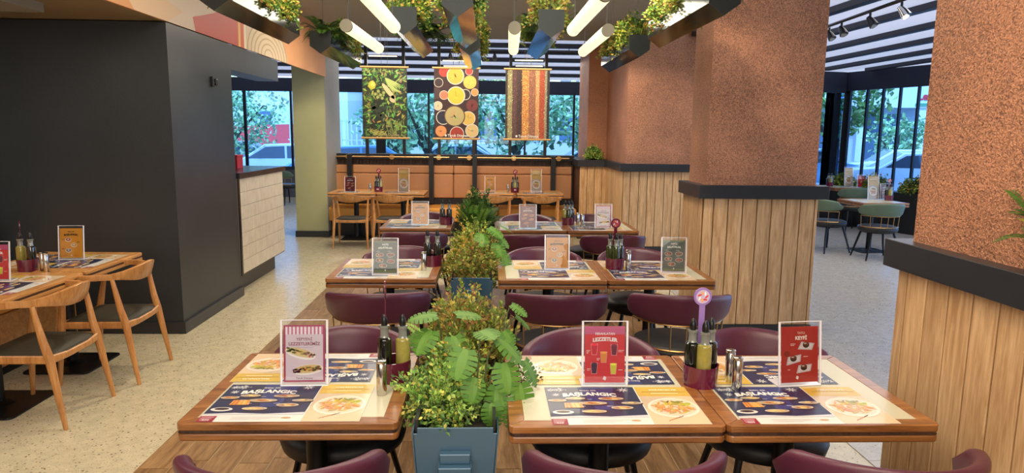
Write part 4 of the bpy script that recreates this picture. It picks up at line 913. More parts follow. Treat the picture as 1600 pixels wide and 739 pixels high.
# ================================================================== plants
def leafq(b, p, d, n, L_, w, col, fold=.25):
    d = d.normalized(); s = d.cross(n)
    if s.length < 1e-4: s = d.cross(Vector((1, 0, 0)))
    s.normalize(); m = p + d * (L_ * .5); up = s.cross(d) * (w * fold)
    b.add([p, m + s * w * .5 + up, p + d * L_, m - s * w * .5 + up], [(0, 1, 2), (0, 2, 3)], col)
def rv(rnd):
    while True:
        v = Vector((rnd.uniform(-1, 1), rnd.uniform(-1, 1), rnd.uniform(-1, 1)))
        if .01 < v.length < 1: return v.normalized()
def jit(c, rnd, a=.2): k = 1.14 + rnd.uniform(-a, a); return s2l([min(255, v * k) for v in c])
GRN = [(92, 132, 52), (70, 108, 44), (120, 150, 62), (54, 86, 38)]
YEL = [(150, 160, 66), (178, 176, 80), (112, 130, 52), (190, 150, 74), (90, 108, 44)]
RUS = [(160, 130, 70), (146, 152, 72), (182, 170, 90), (108, 126, 54), (138, 98, 60), (90, 108, 48), (124, 140, 64)]
LGT = [(142, 176, 86), (170, 190, 100), (110, 150, 70), (196, 190, 96), (96, 128, 76)]
DRK = [(48, 72, 38), (62, 92, 44), (36, 56, 32), (80, 108, 52)]
def twigs(seed, n, rad, h, leaf, pal, npl=14, base=(.05, .05), droop=.25, flat=1.0, aspect=.62, start=.3, cz=0, core=.45):
    rnd = random.Random(seed); fo, st = MB(), MB()
    for i in range(n):
        a = rnd.random() * 2 * PI; el = math.acos(rnd.random() ** .8); rr_ = rnd.uniform(.55, 1)
        tip = Vector((math.cos(a) * math.sin(el) * rad * rr_ * flat, math.sin(a) * math.sin(el) * rad * rr_, math.cos(el) * h * rr_ + cz))
        p0 = Vector((rnd.uniform(-1, 1) * base[0], rnd.uniform(-1, 1) * base[1], 0)); mid = (p0 + tip) * .5 + Vector((0, 0, h * .22)) * rnd.random(); tip.z -= droop * h * math.sin(el) * rnd.random()
        pt = lambda t: p0 * (1 - t) ** 2 + mid * 2 * t * (1 - t) + tip * t * t
        st.tube([pt(0), pt(.5), pt(1)], [.0018, .0013, .0007], 3, False)
        c0 = rnd.choice(pal)
        for k in range(npl):
            t = start + (1 - start) * (k + rnd.random()) / npl; p = pt(t); d = (pt(min(1, t + .05)) - pt(t - .05)).normalized()
            o_ = rv(rnd); dd = (d * .5 + o_ * .8 + Vector((0, 0, .25)))
            leafq(fo, p + o_ * leaf * .2, dd, rv(rnd), leaf * rnd.uniform(.7, 1.25), leaf * aspect * rnd.uniform(.8, 1.2), jit(c0 if rnd.random() < .6 else rnd.choice(pal), rnd))
    for i in range(int(n * npl * core)):
        v = rv(rnd) * rnd.random() ** .4 * .8; v.z = abs(v.z)
        p = Vector((v.x * rad * flat * .85, v.y * rad * .85, v.z * h * .85 + cz))
        leafq(fo, p, rv(rnd) + v * .6, rv(rnd), leaf * 1.15, leaf * .8, jit(rnd.choice(pal), rnd))
    return fo, st
def fronds(seed, n, L_, pal, w=.045, pins=16, up=.8, droop=.8, base=(.03, .03)):
    rnd = random.Random(seed); fo, st = MB(), MB()
    for i in range(n):
        a = rnd.random() * 2 * PI; l = L_ * rnd.uniform(.7, 1.1); u_ = up * rnd.uniform(.5, 1.2)
        h = Vector((math.cos(a), math.sin(a), 0)); p0 = Vector((rnd.uniform(-1, 1) * base[0], rnd.uniform(-1, 1) * base[1], 0))
        pt = lambda t: p0 + h * (l * t * (.9 - .15 * t)) + Vector((0, 0, l * (u_ * t - droop * t * t * .6)))
        st.tube([pt(0), pt(.33), pt(.66), pt(1)], [.002, .0018, .0014, .0008], 3, False); c0 = rnd.choice(pal)
        for k in range(pins):
            t = .15 + .85 * k / pins; p = pt(t); d = (pt(t + .02) - pt(t - .02)).normalized(); s = d.cross(Vector((0, 0, 1))).normalized(); ww = w * math.sin(PI * (.12 + .85 * t)) ** .7
            for sg in (-1, 1): leafq(fo, p, s * sg + d * .55, s.cross(d), ww * 1.15, ww * .34, jit(c0, rnd, .12), .1)
    return fo, st
def monstera_mesh(cuts=6):
    """split leaf lying along +y, 1 unit long"""
    b = MB(); n = 7
    out = lambda t: .52 * math.sin(PI * min(1, (t * .92 + .1))) ** .62 * (1.02 - .25 * t)
    for sg in (-1, 1):
        for i in range(n):
            t0, t1 = i / n, (i + 1) / n; g = .018 if i else 0
            y0, y1 = t0, t1; o0, o1 = out(t0 + g), out(t1 - g); sl_ = -.10 + .20 * t0
            mid0 = .3
            a = (0, y0); c = (0, y1); b0 = (sg * o0 * mid0, y0 + .35 * o0 * mid0); b1 = (sg * o1 * mid0, y1 + .35 * o1 * mid0)
            e0 = (sg * o0, y0 + g + .30 * o0 - .12 * (1 - t0)); e1 = (sg * o1, y1 - g + .30 * o1 - .12 * (1 - t0)); tp = (sg * (o0 + o1) / 2 * 1.0, (e0[1] + e1[1]) / 2)
            zf = lambda x, y: .16 * abs(x) - .5 * x * x - .28 * y * y + .05
            pts = [(x, y, zf(x, y)) for x, y in (a, c, b0, b1, e0, e1, tp)]
            colr = s2l((88 + 12 * (i % 2), 136 + 12 * (i % 2), 52)); c2 = s2l((112, 156, 66))
            b.add(pts, [(0, 2, 3, 1) if sg > 0 else (0, 1, 3, 2)], c2); b.add(pts, [(2, 4, 6, 5, 3) if sg > 0 else (2, 3, 5, 6, 4)], colr)
    return b.mesh('leaf', 'leaf', True)
MON = monstera_mesh()
def plant(name, label, loc, fs, group=None, rz=0):
    t = thing(name, label, 'plant', loc, rz, group)
    fs[0].build('foliage', 'leaf', t, kind='stuff'); fs[1].build('stems', 'stem', t)
    return t
def monstera(label, loc, spec, group=None):
    """spec: leaf base offset (x,y,z), heading, pitch, size"""
    t = thing('monstera', label, 'plant', loc, 0, group); st = MB()
    for x, y, z, hd, pt_, s_ in spec:
        o = link('leaf', MON, t, loc=(x, y, z)); o.scale = (s_, s_, s_); o.rotation_euler = Euler((R(pt_), R((x * 997 % 1) * 20 - 10), R(hd)))
        st.tube([(x * .2, y * .3, -.03), (x * .6, y * .7, z * .7 + .02), (x, y, z)], .003, 5)
    st.build('stems', 'stem', t); return t
def make_planter(label, loc, L_):
    t = thing('planter', label, 'planter', loc, 0, 'blue floor planters'); wt, wb_ = .143, .092
    sec = [(-wb_, .02), (wb_, .02), (wt, .70), (-wt, .70)]
    b = MB(); th = .006
    def slab(p, q):  # long side wall
        b.add([(p[0], 0, p[1]), (q[0], 0, q[1]), (q[0], L_, q[1]), (p[0], L_, p[1]), (p[0] * .94, 0, p[1]), (q[0] * .955, 0, q[1]), (q[0] * .955, L_, q[1]), (p[0] * .94, L_, p[1])], [(0, 1, 2, 3), (4, 7, 6, 5), (0, 4, 5, 1), (3, 2, 6, 7), (1, 5, 6, 2), (0, 3, 7, 4)])
    slab((-wb_, .02), (-wt, .70)); slab((wb_, .02), (wt, .70)); b.box(-wb_, wb_, 0, L_, .0, .02); b.build('side_panel', 'planter_blue', t)
    for yy in (0, L_ - th):
        P = [(-wb_, .02), (wb_, .02), (wt - .004, .692), (wt - .018, .692), (wt - .018, .712), (-wt + .018, .712), (-wt + .018, .692), (-wt + .004, .692)]
        MB().prism(P, yy, yy + th, lambda x, y, z: (x, z, y)).build('end_panel', 'planter_blue', t, bevel=.0015, seg=1)
    MB().prism([(-.045, .42), (.045, .42), (.055, .60), (-.055, .60)], -.055, -.0, lambda x, y, z: (x, z, y)).prism([(-.05, .60), (.05, .60), (.052, .635), (-.052, .635)], -.03, -.0, lambda x, y, z: (x, z, y)).build('front_box', 'planter_blue', t, bevel=.004)
    MB().prism([(-.033, .44), (.033, .44), (.04, .575), (-.04, .575)], -.06, -.055, lambda x, y, z: (x, z, y)).build('front_plate', 'planter_blue', t, bevel=.002)
    MB().box(-wt + .012, wt - .012, .012, L_ - .012, .55, .655).build('soil', 'soil', t)
    b = MB()
    for sx in (-1, 1): b.box(sx * (wt - .016) - .005, sx * (wt - .016) + .005, .012, L_ - .012, .65, .735)
    b.build('liner', 'planter_black', t)
    return t
PX = -.10
for k, (y0, L_) in enumerate(((2.12, 1.0), (4.47, 1.0), (6.85, .9))):
    make_planter('dark blue tapered metal planter between the tables, %s' % ('nearest the camera', 'second from the camera', 'farthest from the camera')[k], (PX, y0, 0), L_)
G = 'plants in the floor planters'
Z0 = .655
plant('leafy_shrub', 'light green twiggy shrub reaching over the left table, front planter', (PX - .06, 2.33, Z0), twigs(11, 110, .235, .25, .019, LGT, 24, (.03, .05), .3, 1.0, .6, .35, core=.1), G)
plant('leafy_shrub', 'yellow-green small-leaved shrub in the front planter, behind the light twiggy one', (PX - .02, 2.52, Z0), twigs(12, 110, .19, .30, .021, YEL + LGT, 26, (.05, .06), .2), G)
plant('leafy_shrub', 'rusty yellow-green shrub, the bushiest at the top of the front planter', (PX + .035, 2.86, Z0), twigs(13, 220, .25, .38, .023, RUS, 30, (.06, .08), .2, start=.3), G)
plant('leafy_shrub', 'green and rust shrub at the far end of the front planter', (PX - .01, 3.06, Z0), twigs(14, 150, .23, .35, .022, RUS + YEL, 26, (.06, .05), .2), G)
plant('leafy_sprig', 'dark brown-green sprig hanging over the middle table from the front planter', (PX + .22, 2.46, Z0 + .06), twigs(15, 16, .14, .12, .013, [(74, 70, 40), (104, 88, 52), (60, 66, 36)], 12, (.01, .01), 1.2, cz=.03), G)
plant('fern', 'bright fern at the left rim of the front planter', (PX - .08, 2.80, Z0 + .06), fronds(16, 16, .2, LGT[:3], .045, 15, 1.2, .9), G)
monstera('split-leaf monstera drooping over the right rim of the front planter', (PX + .06, 2.33, Z0 + .02),
         [(-.03, -.02, .24, 165, -38, .118), (.075, .0, .27, -110, -30, .125), (.10, -.04, .20, -165, -55, .112), (.15, -.05, .13, -160, -68, .12), (.085, -.05, .12, 165, -60, .11), (.17, .01, .19, -115, -48, .105), (.02, .03, .29, -150, 10, .10), (.0, -.05, .15, -175, -60, .095), (.06, -.08, .07, 175, -70, .09), (.145, -.09, .07, -175, -72, .105)], G)
monstera('split-leaf monstera at the left of the front planter', (PX - .06, 2.62, Z0 + .04),
         [(-.03, -.06, .27, 100, 5, .115), (.04, -.05, .27, -70, 5, .11), (-.05, -.08, .22, 150, -30, .115), (.03, -.09, .20, -160, -35, .11), (-.10, -.02, .19, 110, -25, .10)], G)
monstera('small split-leaf monstera at the right side of the rusty shrub, front planter', (PX + .14, 2.80, Z0 + .04),
         [(.06, -.02, .26, -110, -20, .085), (.08, .02, .20, -90, -30, .09), (.03, -.06, .16, -140, -40, .08)], G)
plant('leafy_shrub', 'rust-flecked shrub at the front of the middle planter', (PX, 4.66, Z0), twigs(21, 200, .25, .30, .024, RUS, 26, (.07, .06), .3), G)
plant('leafy_shrub', 'yellow-green shrub in the middle of the middle planter', (PX - .03, 4.95, Z0), twigs(22, 180, .26, .38, .025, YEL, 26, (.06, .08), .2), G)
plant('leafy_shrub', 'green shrub at the far end of the middle planter', (PX + .02, 5.28, Z0), twigs(23, 160, .26, .40, .026, GRN + YEL, 24, (.06, .08), .2), G)
monstera('split-leaf monstera at the right rim of the middle planter', (PX + .06, 4.85, Z0 + .05),
         [(.05, -.08, .30, -120, -20, .13), (.11, -.02, .24, -110, -35, .13), (.12, .04, .30, -80, -15, .13), (.14, -.10, .13, -130, -50, .14), (.0, -.1, .26, -170, -30, .12), (.10, -.12, .2, -150, -45, .12)], G)
plant('fern', 'dark green fern at the front of the farthest planter', (PX, 7.02, Z0), fronds(24, 50, .30, GRN, .06, 16, 1.35, .8, (.07, .08)), G)
plant('leafy_shrub', 'dark green shrub in the farthest planter', (PX, 7.25, Z0), twigs(25, 200, .27, .48, .03, DRK + GRN, 24, (.07, .1), .15), G)

# ------------------------------------------------------------------ hanging planters and tube lamps
cabs = lambda t, pts, z0: [MB().tube([(x, y, z0), (x, y, 3.2 - t.location.z)], .002, 5).build('cord', 'cable', t) for x, y in pts]
HP = thing('hanging_planter', 'mirrored trough planter hanging at the far left, nearest the camera', 'planter', (-1.545, 4.05, 2.33), 0, 'mirrored trough planters under the ceiling')
HL = 1.45; hw = .09; hv = .065; hz = .19
sec = [(-hw, hv), (0, 0), (hw, hv), (hw, hz), (-hw, hz)]
th = .004
for p, q in ((sec[4], sec[0]), (sec[0], sec[1]), (sec[1], sec[2]), (sec[2], sec[3])):
    d = Vector((q[0] - p[0], 0, q[1] - p[1])).normalized(); nn = Vector((-d.z, 0, d.x)) * th
    b = MB(); P = [Vector((p[0], 0, p[1])), Vector((q[0], 0, q[1]))]; V = [P[0], P[1], P[1] + Vector((0, HL, 0)), P[0] + Vector((0, HL, 0))]
    b.add(V + [v + nn for v in V], [(0, 1, 2, 3), (4, 7, 6, 5), (0, 4, 5, 1), (1, 5, 6, 2), (2, 6, 7, 3), (3, 7, 4, 0)]); b.build('side_panel', 'hanging_mirror', HP)
for yy in (-.003, HL): MB().prism(sec, yy, yy + .003, lambda x, y, z: (x, z, y)).build('end_cap', 'hanging_end_shaded', HP)
MB().prism([(-hw + .006, hv + .02), (0, .03), (hw - .006, hv + .02), (hw - .006, hz - .02), (-hw + .006, hz - .02)], .004, HL - .004, lambda x, y, z: (x, z, y)).build('soil', 'soil', HP)
cabs(HP, ((0, .12), (0, HL - .12)), hz - .02)
hp = [(-1.545, 4.05), (-1.447, 6.12), (-.585, 4.9), (-.18, 4.12), (-.16, 6.09), (.437, 4.9), (1.31, 3.9), (1.30, 6.02)]
hl = ('x', 'at the far left, second from the camera', 'left of centre between two tube lamps', 'in the centre, pointing at the camera', 'in the centre, behind the first central one', 'right of centre beside a tube lamp', 'at the right, nearest the copper column', 'at the right, second from the camera')
GH = 'shrubs in the hanging planters'
SA = plant('hanging_shrub', 'x', (0, 0, 0), twigs(31, 150, .20, .30, .03, YEL + GRN, 22, (.07, .22), .35), GH)
SB = plant('hanging_shrub', 'x', (0, 0, 0), twigs(32, 150, .19, .32, .03, RUS, 22, (.06, .22), .35), GH)
SF = plant('hanging_fern', 'x', (0, 0, 0), fronds(33, 54, .30, DRK + GRN, .055, 14, 1.0, 1.3, (.05, .22)), GH)
SD = plant('hanging_shrub', 'x', (0, 0, 0), twigs(34, 130, .19, .30, .034, DRK + GRN, 20, (.06, .22), .35), GH)
kit = [(SB, SA, SA), (SF, SA, SB), (SA, SD, SF), (SD, SA, SB), (SA, SB, SA), (SB, SF, SA), (SF, SB, SA), (SA, SB, SB)]
used = set()
for k, (x, y) in enumerate(hp):
    if k: dup(HP, 'mirrored trough planter hanging ' + hl[k], (x, y, 2.33))
    w_ = 'at the far left, nearest the camera' if k == 0 else hl[k]
    for j, s_ in enumerate(kit[k]):
        fern = s_ is SF
        lab = '%s %s in the trough %s' % (('near', 'middle', 'far')[j], 'fern' if fern else 'shrub', w_)
        loc = (x, y + .27 + .45 * j, 2.33 + hz - .03)
        if s_.name not in used: used.add(s_.name); s_.location = loc; s_['label'] = lab
        else: dup(s_, lab, loc, (j * 1.9 + k) % 6.28 if fern else (0, PI)[(j + k) % 2])
TL = thing('tube_lamp', 'x', 'lamp', (0, 0, 0), 0, 'glowing tube lamps under the ceiling'); tlen = 1.17
MB().tube([(0, .02, 0), (0, tlen - .02, 0)], .04, 20).build('diffuser', 'tube_glow', TL, smooth=True, angle=60)
MB().tube([(0, 0, 0), (0, .022, 0)], .0405, 20).build('end_cap', 'tube_housing', TL, smooth=True, angle=60); MB().tube([(0, tlen - .022, 0), (0, tlen, 0)], .0405, 20).build('end_cap', 'tube_glow', TL, smooth=True, angle=60)
MB().tube([(0, .07, .04), (0, .07, .87)], .003, 5).build('cord', 'cable', TL); MB().tube([(0, tlen - .07, .04), (0, tlen - .07, .87)], .003, 5).build('cord', 'cable', TL)
for k, (x, y, rz, w_) in enumerate(((-.60, 3.35, 0, 'upper left of the centre trough, running out of the top edge'), (.555, 3.35, .01, 'upper right of centre, running out of the top edge'), (-.90, 4.5, -.02, 'left of centre, whole tube in view'), (.166, 4.47, -.03, 'in the middle, seen nearly end-on'), (.767, 4.5, 0, 'right of centre, beside the copper wall'))):
    if k == 0: TL.location = (x, y, 2.33); TL['label'] = 'glowing tube lamp ' + w_
    else: dup(TL, 'glowing tube lamp ' + w_, (x, y, 2.33), rz)

# ------------------------------------------------------------------ picture banners
BW, BH = .585, .90
def banner_art(kind):
    q = Pr(); rnd = random.Random(5)
    if kind == 'greens':
        q.rect(0, BW, 0, BH, (34, 42, 30))
        for k in range(520):
            x, y = rnd.random() * BW, rnd.random() * BH; a = rnd.random() * PI; c = rnd.choice([(92, 122, 58), (128, 150, 70), (60, 88, 44), (44, 60, 40), (160, 170, 92)])
            q.ell(min(max(x, .03), BW - .03), min(max(y, .02), BH - .02), .032, .010, [v * (.7 + .5 * rnd.random()) for v in c], .0006 + k * .000004, 7, a)
        for k in range(7): q.blob(rnd.uniform(.06, BW - .06), rnd.uniform(.28, .46), .04, .03, (52, 60, 48), .0032, rnd)
        q.blob(.13, .68, .06, .06, (186, 180, 60), .0034, rnd); q.blob(.14, .69, .035, .035, (210, 206, 90), .0035, rnd)
        for k in range(14): a = 1.2 + .06 * k; q.ell(.34 - .16 * math.cos(a * 1.4) * .5, .68 + .012 * k * (-1) ** k * .3, .11, .008, (176, 190, 110), .0034 + .00002 * k, 7, 2.1 + .05 * k)
        q.ell(.34, .60, .13, .03, (206, 190, 140), .0038, 10, -.9); q.blob(.4, .5, .045, .05, (200, 184, 140), .0038, rnd)
        for x, y in ((.17, .56), (.21, .60), (.24, .55), (.28, .58), (.2, .52), (.26, .51)): q.ell(x, y, .024, .024, (96, 110, 56), .004, 10); q.ell(x, y, .018, .018, (170, 170, 100), .0042, 10)
        for k in range(30): q.ell(rnd.uniform(.3, BW - .04), rnd.uniform(.05, .2), .05, .004, (150, 166, 84), .0044 + k * .00001, 6, 1.2 + rnd.random() * .6)
        for k in range(24): q.ell(rnd.uniform(.1, .3), rnd.uniform(.03, .1), .03, .006, (176, 170, 84), .0047 + k * .00001, 6, rnd.random())
    elif kind == 'bowls':
        q.rect(0, BW, 0, BH, (58, 34, 34))
        L_ = [(.13, .86, .07, (206, 60, 50)), (.41, .57, .07, (50, 36, 40)), (.28, .81, .115, (226, 168, 66)), (.47, .73, .095, (214, 180, 84)), (.29, .555, .12, (206, 180, 60)), (.06, .72, .06, (60, 44, 44)), (.02, .58, .07, (70, 50, 52)), (.13, .56, .06, (190, 120, 90)),
              (.46, .87, .05, (196, 60, 52)), (.27, .29, .14, (176, 158, 104)), (.12, .27, .095, (40, 40, 56)), (.45, .26, .095, (206, 170, 84)), (.09, .09, .08, (216, 140, 84)), (.3, .06, .095, (160, 56, 44)), (.5, .1, .09, (206, 176, 120)), (.5, .43, .08, (110, 48, 48)), (.05, .42, .06, (196, 180, 150)), (.535, .6, .05, (206, 140, 80))]
        def clip(x, y, r_, c, z, n=26):
            P = [(min(max(x + r_ * math.cos(2 * PI * k / n), 0), BW), min(max(y + r_ * math.sin(2 * PI * k / n), 0), BH)) for k in range(n)]; q.poly(P, z, s2l(c))
        for k, (x, y, r_, c) in enumerate(L_):
            z = .0006 + .0003 * (k if r_ < .1 else k + 3); clip(x, y, r_, (214, 204, 190) if k % 3 else (84, 60, 50), z); clip(x, y, r_ * .9, c, z + .0001)
            for j in range(8):
                a = rnd.random() * 6.28; u = rnd.random() * .5 * r_
                if 0.03 < x + u < BW - .04 and .03 < y < BH - .04: q.ell(x + u * math.cos(a), y + u * math.sin(a), r_ * .24, r_ * .05, [min(255, v * rnd.uniform(.8, 1.2)) for v in c], z + .0002, 7, a)
    else:
        q.rect(0, BW, 0, BH, (50, 34, 32)); bands = [(0, .03, (60, 50, 40)), (.03, .09, (150, 140, 96)), (.09, .15, (90, 60, 56)), (.15, .22, (66, 44, 40)), (.22, .31, (206, 136, 72)), (.31, .40, (150, 96, 70)), (.40, .45, (206, 150, 96)), (.45, .52, (168, 74, 44)), (.52, .55, (150, 140, 110)), (.55, .585, (44, 40, 40))]
        for a, c_, c in bands: q.rect(a, c_, 0, BH, c, .0006)
        for k in range(2600):
            y = rnd.random() * BH; x = rnd.random() * BW; xx = x + .012 * math.sin(y * 14); c = [c for a, c_, c in bands if a <= x <= c_][0]; f_ = rnd.choice((.35, .6, 1.35, 1.9))
            s_ = .0045 if not .22 < x < .31 else .006
            xx = min(max(xx, s_), BW - s_); q.poly([(xx - s_, y), (xx, y - s_ * .7), (xx + s_, y), (xx, y + s_ * .7)], .0010 + (k % 20) * .00003, s2l([min(255, v * f_) for v in c]))
    q.text('Tavuk Dünyası', BW / 2 + (.02 if kind != 'greens' else .05), .035, .27, (232, 224, 214) if kind != 'greens' else (170, 150, 110), .006, .02)
    q.ell(BW / 2 - .14, .035, .014, .016, (232, 224, 214) if kind != 'greens' else (170, 150, 110), .006, 9)
    return q
for k, (x, kind, w_) in enumerate(((-1.355, 'greens', 'green vegetables, left of the three'), (-.417, 'bowls', 'bowls of sauces and spices, middle of the three'), (.522, 'spices', 'bands of seeds and spices, right of the three'))):
    t = thing('picture_banner', 'hanging picture banner of ' + w_, 'banner', (x, 9.2, 1.60), 0, 'picture banners before the windows')
    pc = banner_art(kind).build('picture', 'banner_print', t, loc=(-BW / 2, -.003, 0), rot=(PI / 2, 0, 0))
    MB().box(-BW / 2, BW / 2, -.001, .003, 0, BH).build('backing_cloth', 'planter_black', t)
    for z in (-.008, BH + .008): MB().tube([(-.315, 0, z), (.315, 0, z)], .013, 12).build('rod', 'bamboo', t, smooth=True)
    for s_ in (-.04, .04): MB().tube([(s_, 0, BH + .02), (s_, 0, 1.6)], .002, 5).build('cord', 'cable', t)
for k, (x, z, l, w_) in enumerate(((-1.39, 2.66, .37, 'above the left banner'), (-.47, 2.625, .28, 'upper of the two above the middle banner'), (-.43, 2.545, .32, 'lower of the two above the middle banner'), (.55, 2.645, .38, 'upper of the two above the right banner'), (.546, 2.56, .36, 'lower of the two above the right banner'))):
    t = thing('bar_lamp', 'thin glowing bar lamp ' + w_, 'lamp', (x, 9.32 + .12 * (k % 2), z), 0, 'thin bar lamps over the banners')
    MB().box(-l / 2, l / 2, -.008, .008, -.006, .008).build('bar', 'bar_glow', t, bevel=.003); MB().box(-l / 2 - .01, l / 2 + .01, -.014, .014, .008, .016).build('housing', 'frame_black', t)
    for s_ in (-.03, .03): MB().tube([(s_, 0, .012), (s_, 0, 3.2 - z)], .002, 5).build('cord', 'cable', t)

# ------------------------------------------------------------------ track lights
def make_head(t, x, y, z, yaw_, lit):
    pass
def track(label, p0, p1, ztop):
    t = thing('light_track', label, 'track', p0); d = Vector(p1) - Vector(p0)
    MB().tube([(0, 0, 0), tuple(d)], [(.018, .018)] * 2, 4).build('rail', 'frame_black', t)
    for k in (0.03, .97): MB().tube([tuple(d * k), (d.x * k, d.y * k, ztop - p0[2])], .006, 6).build('hanger', 'frame_black', t)
track('black light track along the terrace roof', (3.75, 5.2, 2.93), (4.13, 12.5, 2.93), 3.0)
track('black light track across the roof behind the banners', (-2.3, 12.05, 3.06), (1.5, 12.05, 3.06), 3.14)
HD = thing('track_spotlight', 'x', 'spotlight', (0, 0, 0), 0, 'black spotlights on the tracks')
MB().tube([(0, 0, 0), (0, 0, -.045)], .012, 8).build('stem', 'frame_black', HD); MB().tube([(0, .02, -.04), (0, -.02, -.085), (0, -.05, -.13)], [.022, .036, .046], 14).build('shade', 'frame_black', HD, smooth=True, angle=50)
MB().tube([(0, -.0495, -.1295), (0, -.052, -.132)], .036, 14).build('lens', 'clear_neck', HD)
hd = [(3.86, 7.3, 2.91, -.2, 'on the terrace track, fourth from the right'), (3.93, 8.05, 2.91, .3, 'on the terrace track, third from the right'), (3.9, 7.65, 2.91, .6, 'on the terrace track, second from the right'), (-.648, 12.05, 3.05, .1, 'left of the middle banner behind the centre trough'), (.109, 12.05, 3.05, 0, 'between the middle and right banners'), (-.40, 12.05, 3.05, .2, 'above the middle banner')]
hd[0] = (4.00, 8.06, 2.91, .2, hd[0][4]); hd[1] = (3.99, 7.9, 2.91, .4, hd[1][4]); hd[2] = (3.875, 7.36, 2.91, .5, hd[2][4])
for k, (x, y, z, a, w_) in enumerate(hd):
    lab = 'black spotlight ' + w_
    if k == 0: HD.location = (3.87, 7.62, z); HD['label'] = lab; HD.rotation_euler = (0, 0, a)
    elif k == 1: dup(HD, lab, (3.90, 7.95, z), a)
    elif k == 2: dup(HD, lab, (3.84, 7.0, z), a)
    else: dup(HD, lab, (x, y, z), a)
t = thing('track_spotlight', 'lit spotlight on the terrace track, rightmost', 'spotlight', (3.81, 6.42, 2.91), .7, 'black spotlights on the tracks')
MB().tube([(0, 0, 0), (0, 0, -.045)], .012, 8).build('stem', 'frame_black', t); MB().tube([(0, .02, -.04), (0, -.02, -.085), (0, -.05, -.13)], [.022, .036, .046], 14).build('shade', 'steel', t, smooth=True, angle=50)
MB().tube([(0, -.0495, -.1295), (0, -.052, -.132)], .038, 14).build('lens', 'lamp_glow', t)

# ------------------------------------------------------------------ plants on the ledges and on the terrace
p = plant('potted_shrub', 'round green shrub on the black ledge in the corner of the copper wall', (1.70, 11.0, 1.30), twigs(41, 110, .19, .26, .03, GRN + LGT, 16, (.05, .05), .3))
MB().lathe([(0, -.026), (.06, -.026), (.085, .03), (.08, .032), (0, .02)], n=18).build('pot', 'planter_black', p, smooth=True, angle=40)
t = thing('ledge_planter', 'long black planter on the ledge at the right edge of the photo', 'planter', (1.74, 1.42, 1.272))
MB().box(-.10, .10, -.56, .56, 0, .095).build('trough', 'planter_black', t, bevel=.004)
plant('fern', 'green fern in the black ledge planter at the right edge', (1.69, 1.90, 1.35), fronds(42, 26, .22, GRN + LGT, .05, 14, 1.1, .9, (.05, .05)))
plant('leafy_shrub', 'green shrub in the black ledge planter beyond the photo edge', (1.74, 1.35, 1.36), twigs(43, 60, .16, .2, .022, GRN, 16, (.05, .2), .3))
t = thing('terrace_planter', 'long black planter before the terrace windows', 'planter', (7.35, 12.1, 0), R(-70))
MB().box(-1.6, 1.6, -.16, .16, 0, .72).build('trough', 'planter_black', t, bevel=.006)
for k in range(4): plant('leafy_shrub', 'dark green shrub in the terrace planter, %s along it' % ('first', 'second', 'third', 'fourth')[k], (7.35 + math.cos(R(-70)) * (k - 1.5) * .75, 12.1 + math.sin(R(-70)) * (k - 1.5) * .75, .72), twigs(50 + k, 70, .34, .34, .05, DRK + YEL, 14, (.15, .15), .5))

# ================================================================== outside
srt('ground', 'asphalt', [(-45, 70, 17.9, 90, -.3, -.16), (12.1, 70, -5, 17.9, -.3, -.16)])
def tree(label, x, y, h, rad, seed, pal, n=900, ls=.3):
    t = thing('street_tree', label, 'tree', (x, y, -.16)); rnd = random.Random(seed); b = MB()
    for k in range(n):
        v = rv(rnd) * rad * rnd.random() ** .35; v.z = v.z * .8; p = Vector((0, 0, h)) + v * (1 + .25 * math.sin(v.x * 3 + seed) * math.cos(v.y * 2 + v.z * 3))
        leafq(b, p, rv(rnd), rv(rnd), ls * rnd.uniform(.6, 1.3), ls * .6, jit(rnd.choice(pal), rnd, .3))
    b.build('crown', 'leaf', t, kind='stuff'); st = MB(); st.tube([(0, 0, 0), (.05, 0, h * .5), (0, 0, h)], [.16, .12, .05], 8)
    for k in range(6): a = k * 1.05; st.tube([(0, 0, h * .45), (math.cos(a) * rad * .35, math.sin(a) * rad * .35, h * .8), (math.cos(a) * rad * .7, math.sin(a) * rad * .7, h * 1.1)], [.07, .04, .02], 5)
    st.build('trunk', 'trunk', t); return t
TP = [(128, 160, 116), (150, 184, 130), (100, 134, 100), (176, 204, 152)]
tree('tree outside the left window behind the pass counter', -8.5, 22.5, 2.4, 1.9, 1, TP, 2600, .17)
tree('broad tree outside behind the middle banner', -1.9, 21.5, 2.7, 1.9, 2, TP, 1300, .24); tree('tree outside between the middle and right banners', .9, 22.5, 2.6, 1.9, 3, TP, 1300, .24)
tree('tree outside at the right end of the back windows', 3.4, 22.0, 2.4, 1.7, 4, TP, 1100, .24); tree('small tree outside right of the left banner', -3.3, 24.0, 2.0, 1.2, 5, TP, 800, .22)
tree('tree outside the glass door of the terrace', 10.2, 20.0, 2.9, 1.5, 6, [(84, 116, 60), (120, 146, 80)], 1000, .22); tree('low tree in front of the white building', 17.6, 29, 1.8, 1.3, 7, TP, 700, .25); tree('low bush right of the white building columns', 21.0, 29, 1.7, 1.3, 8, TP, 700, .25)
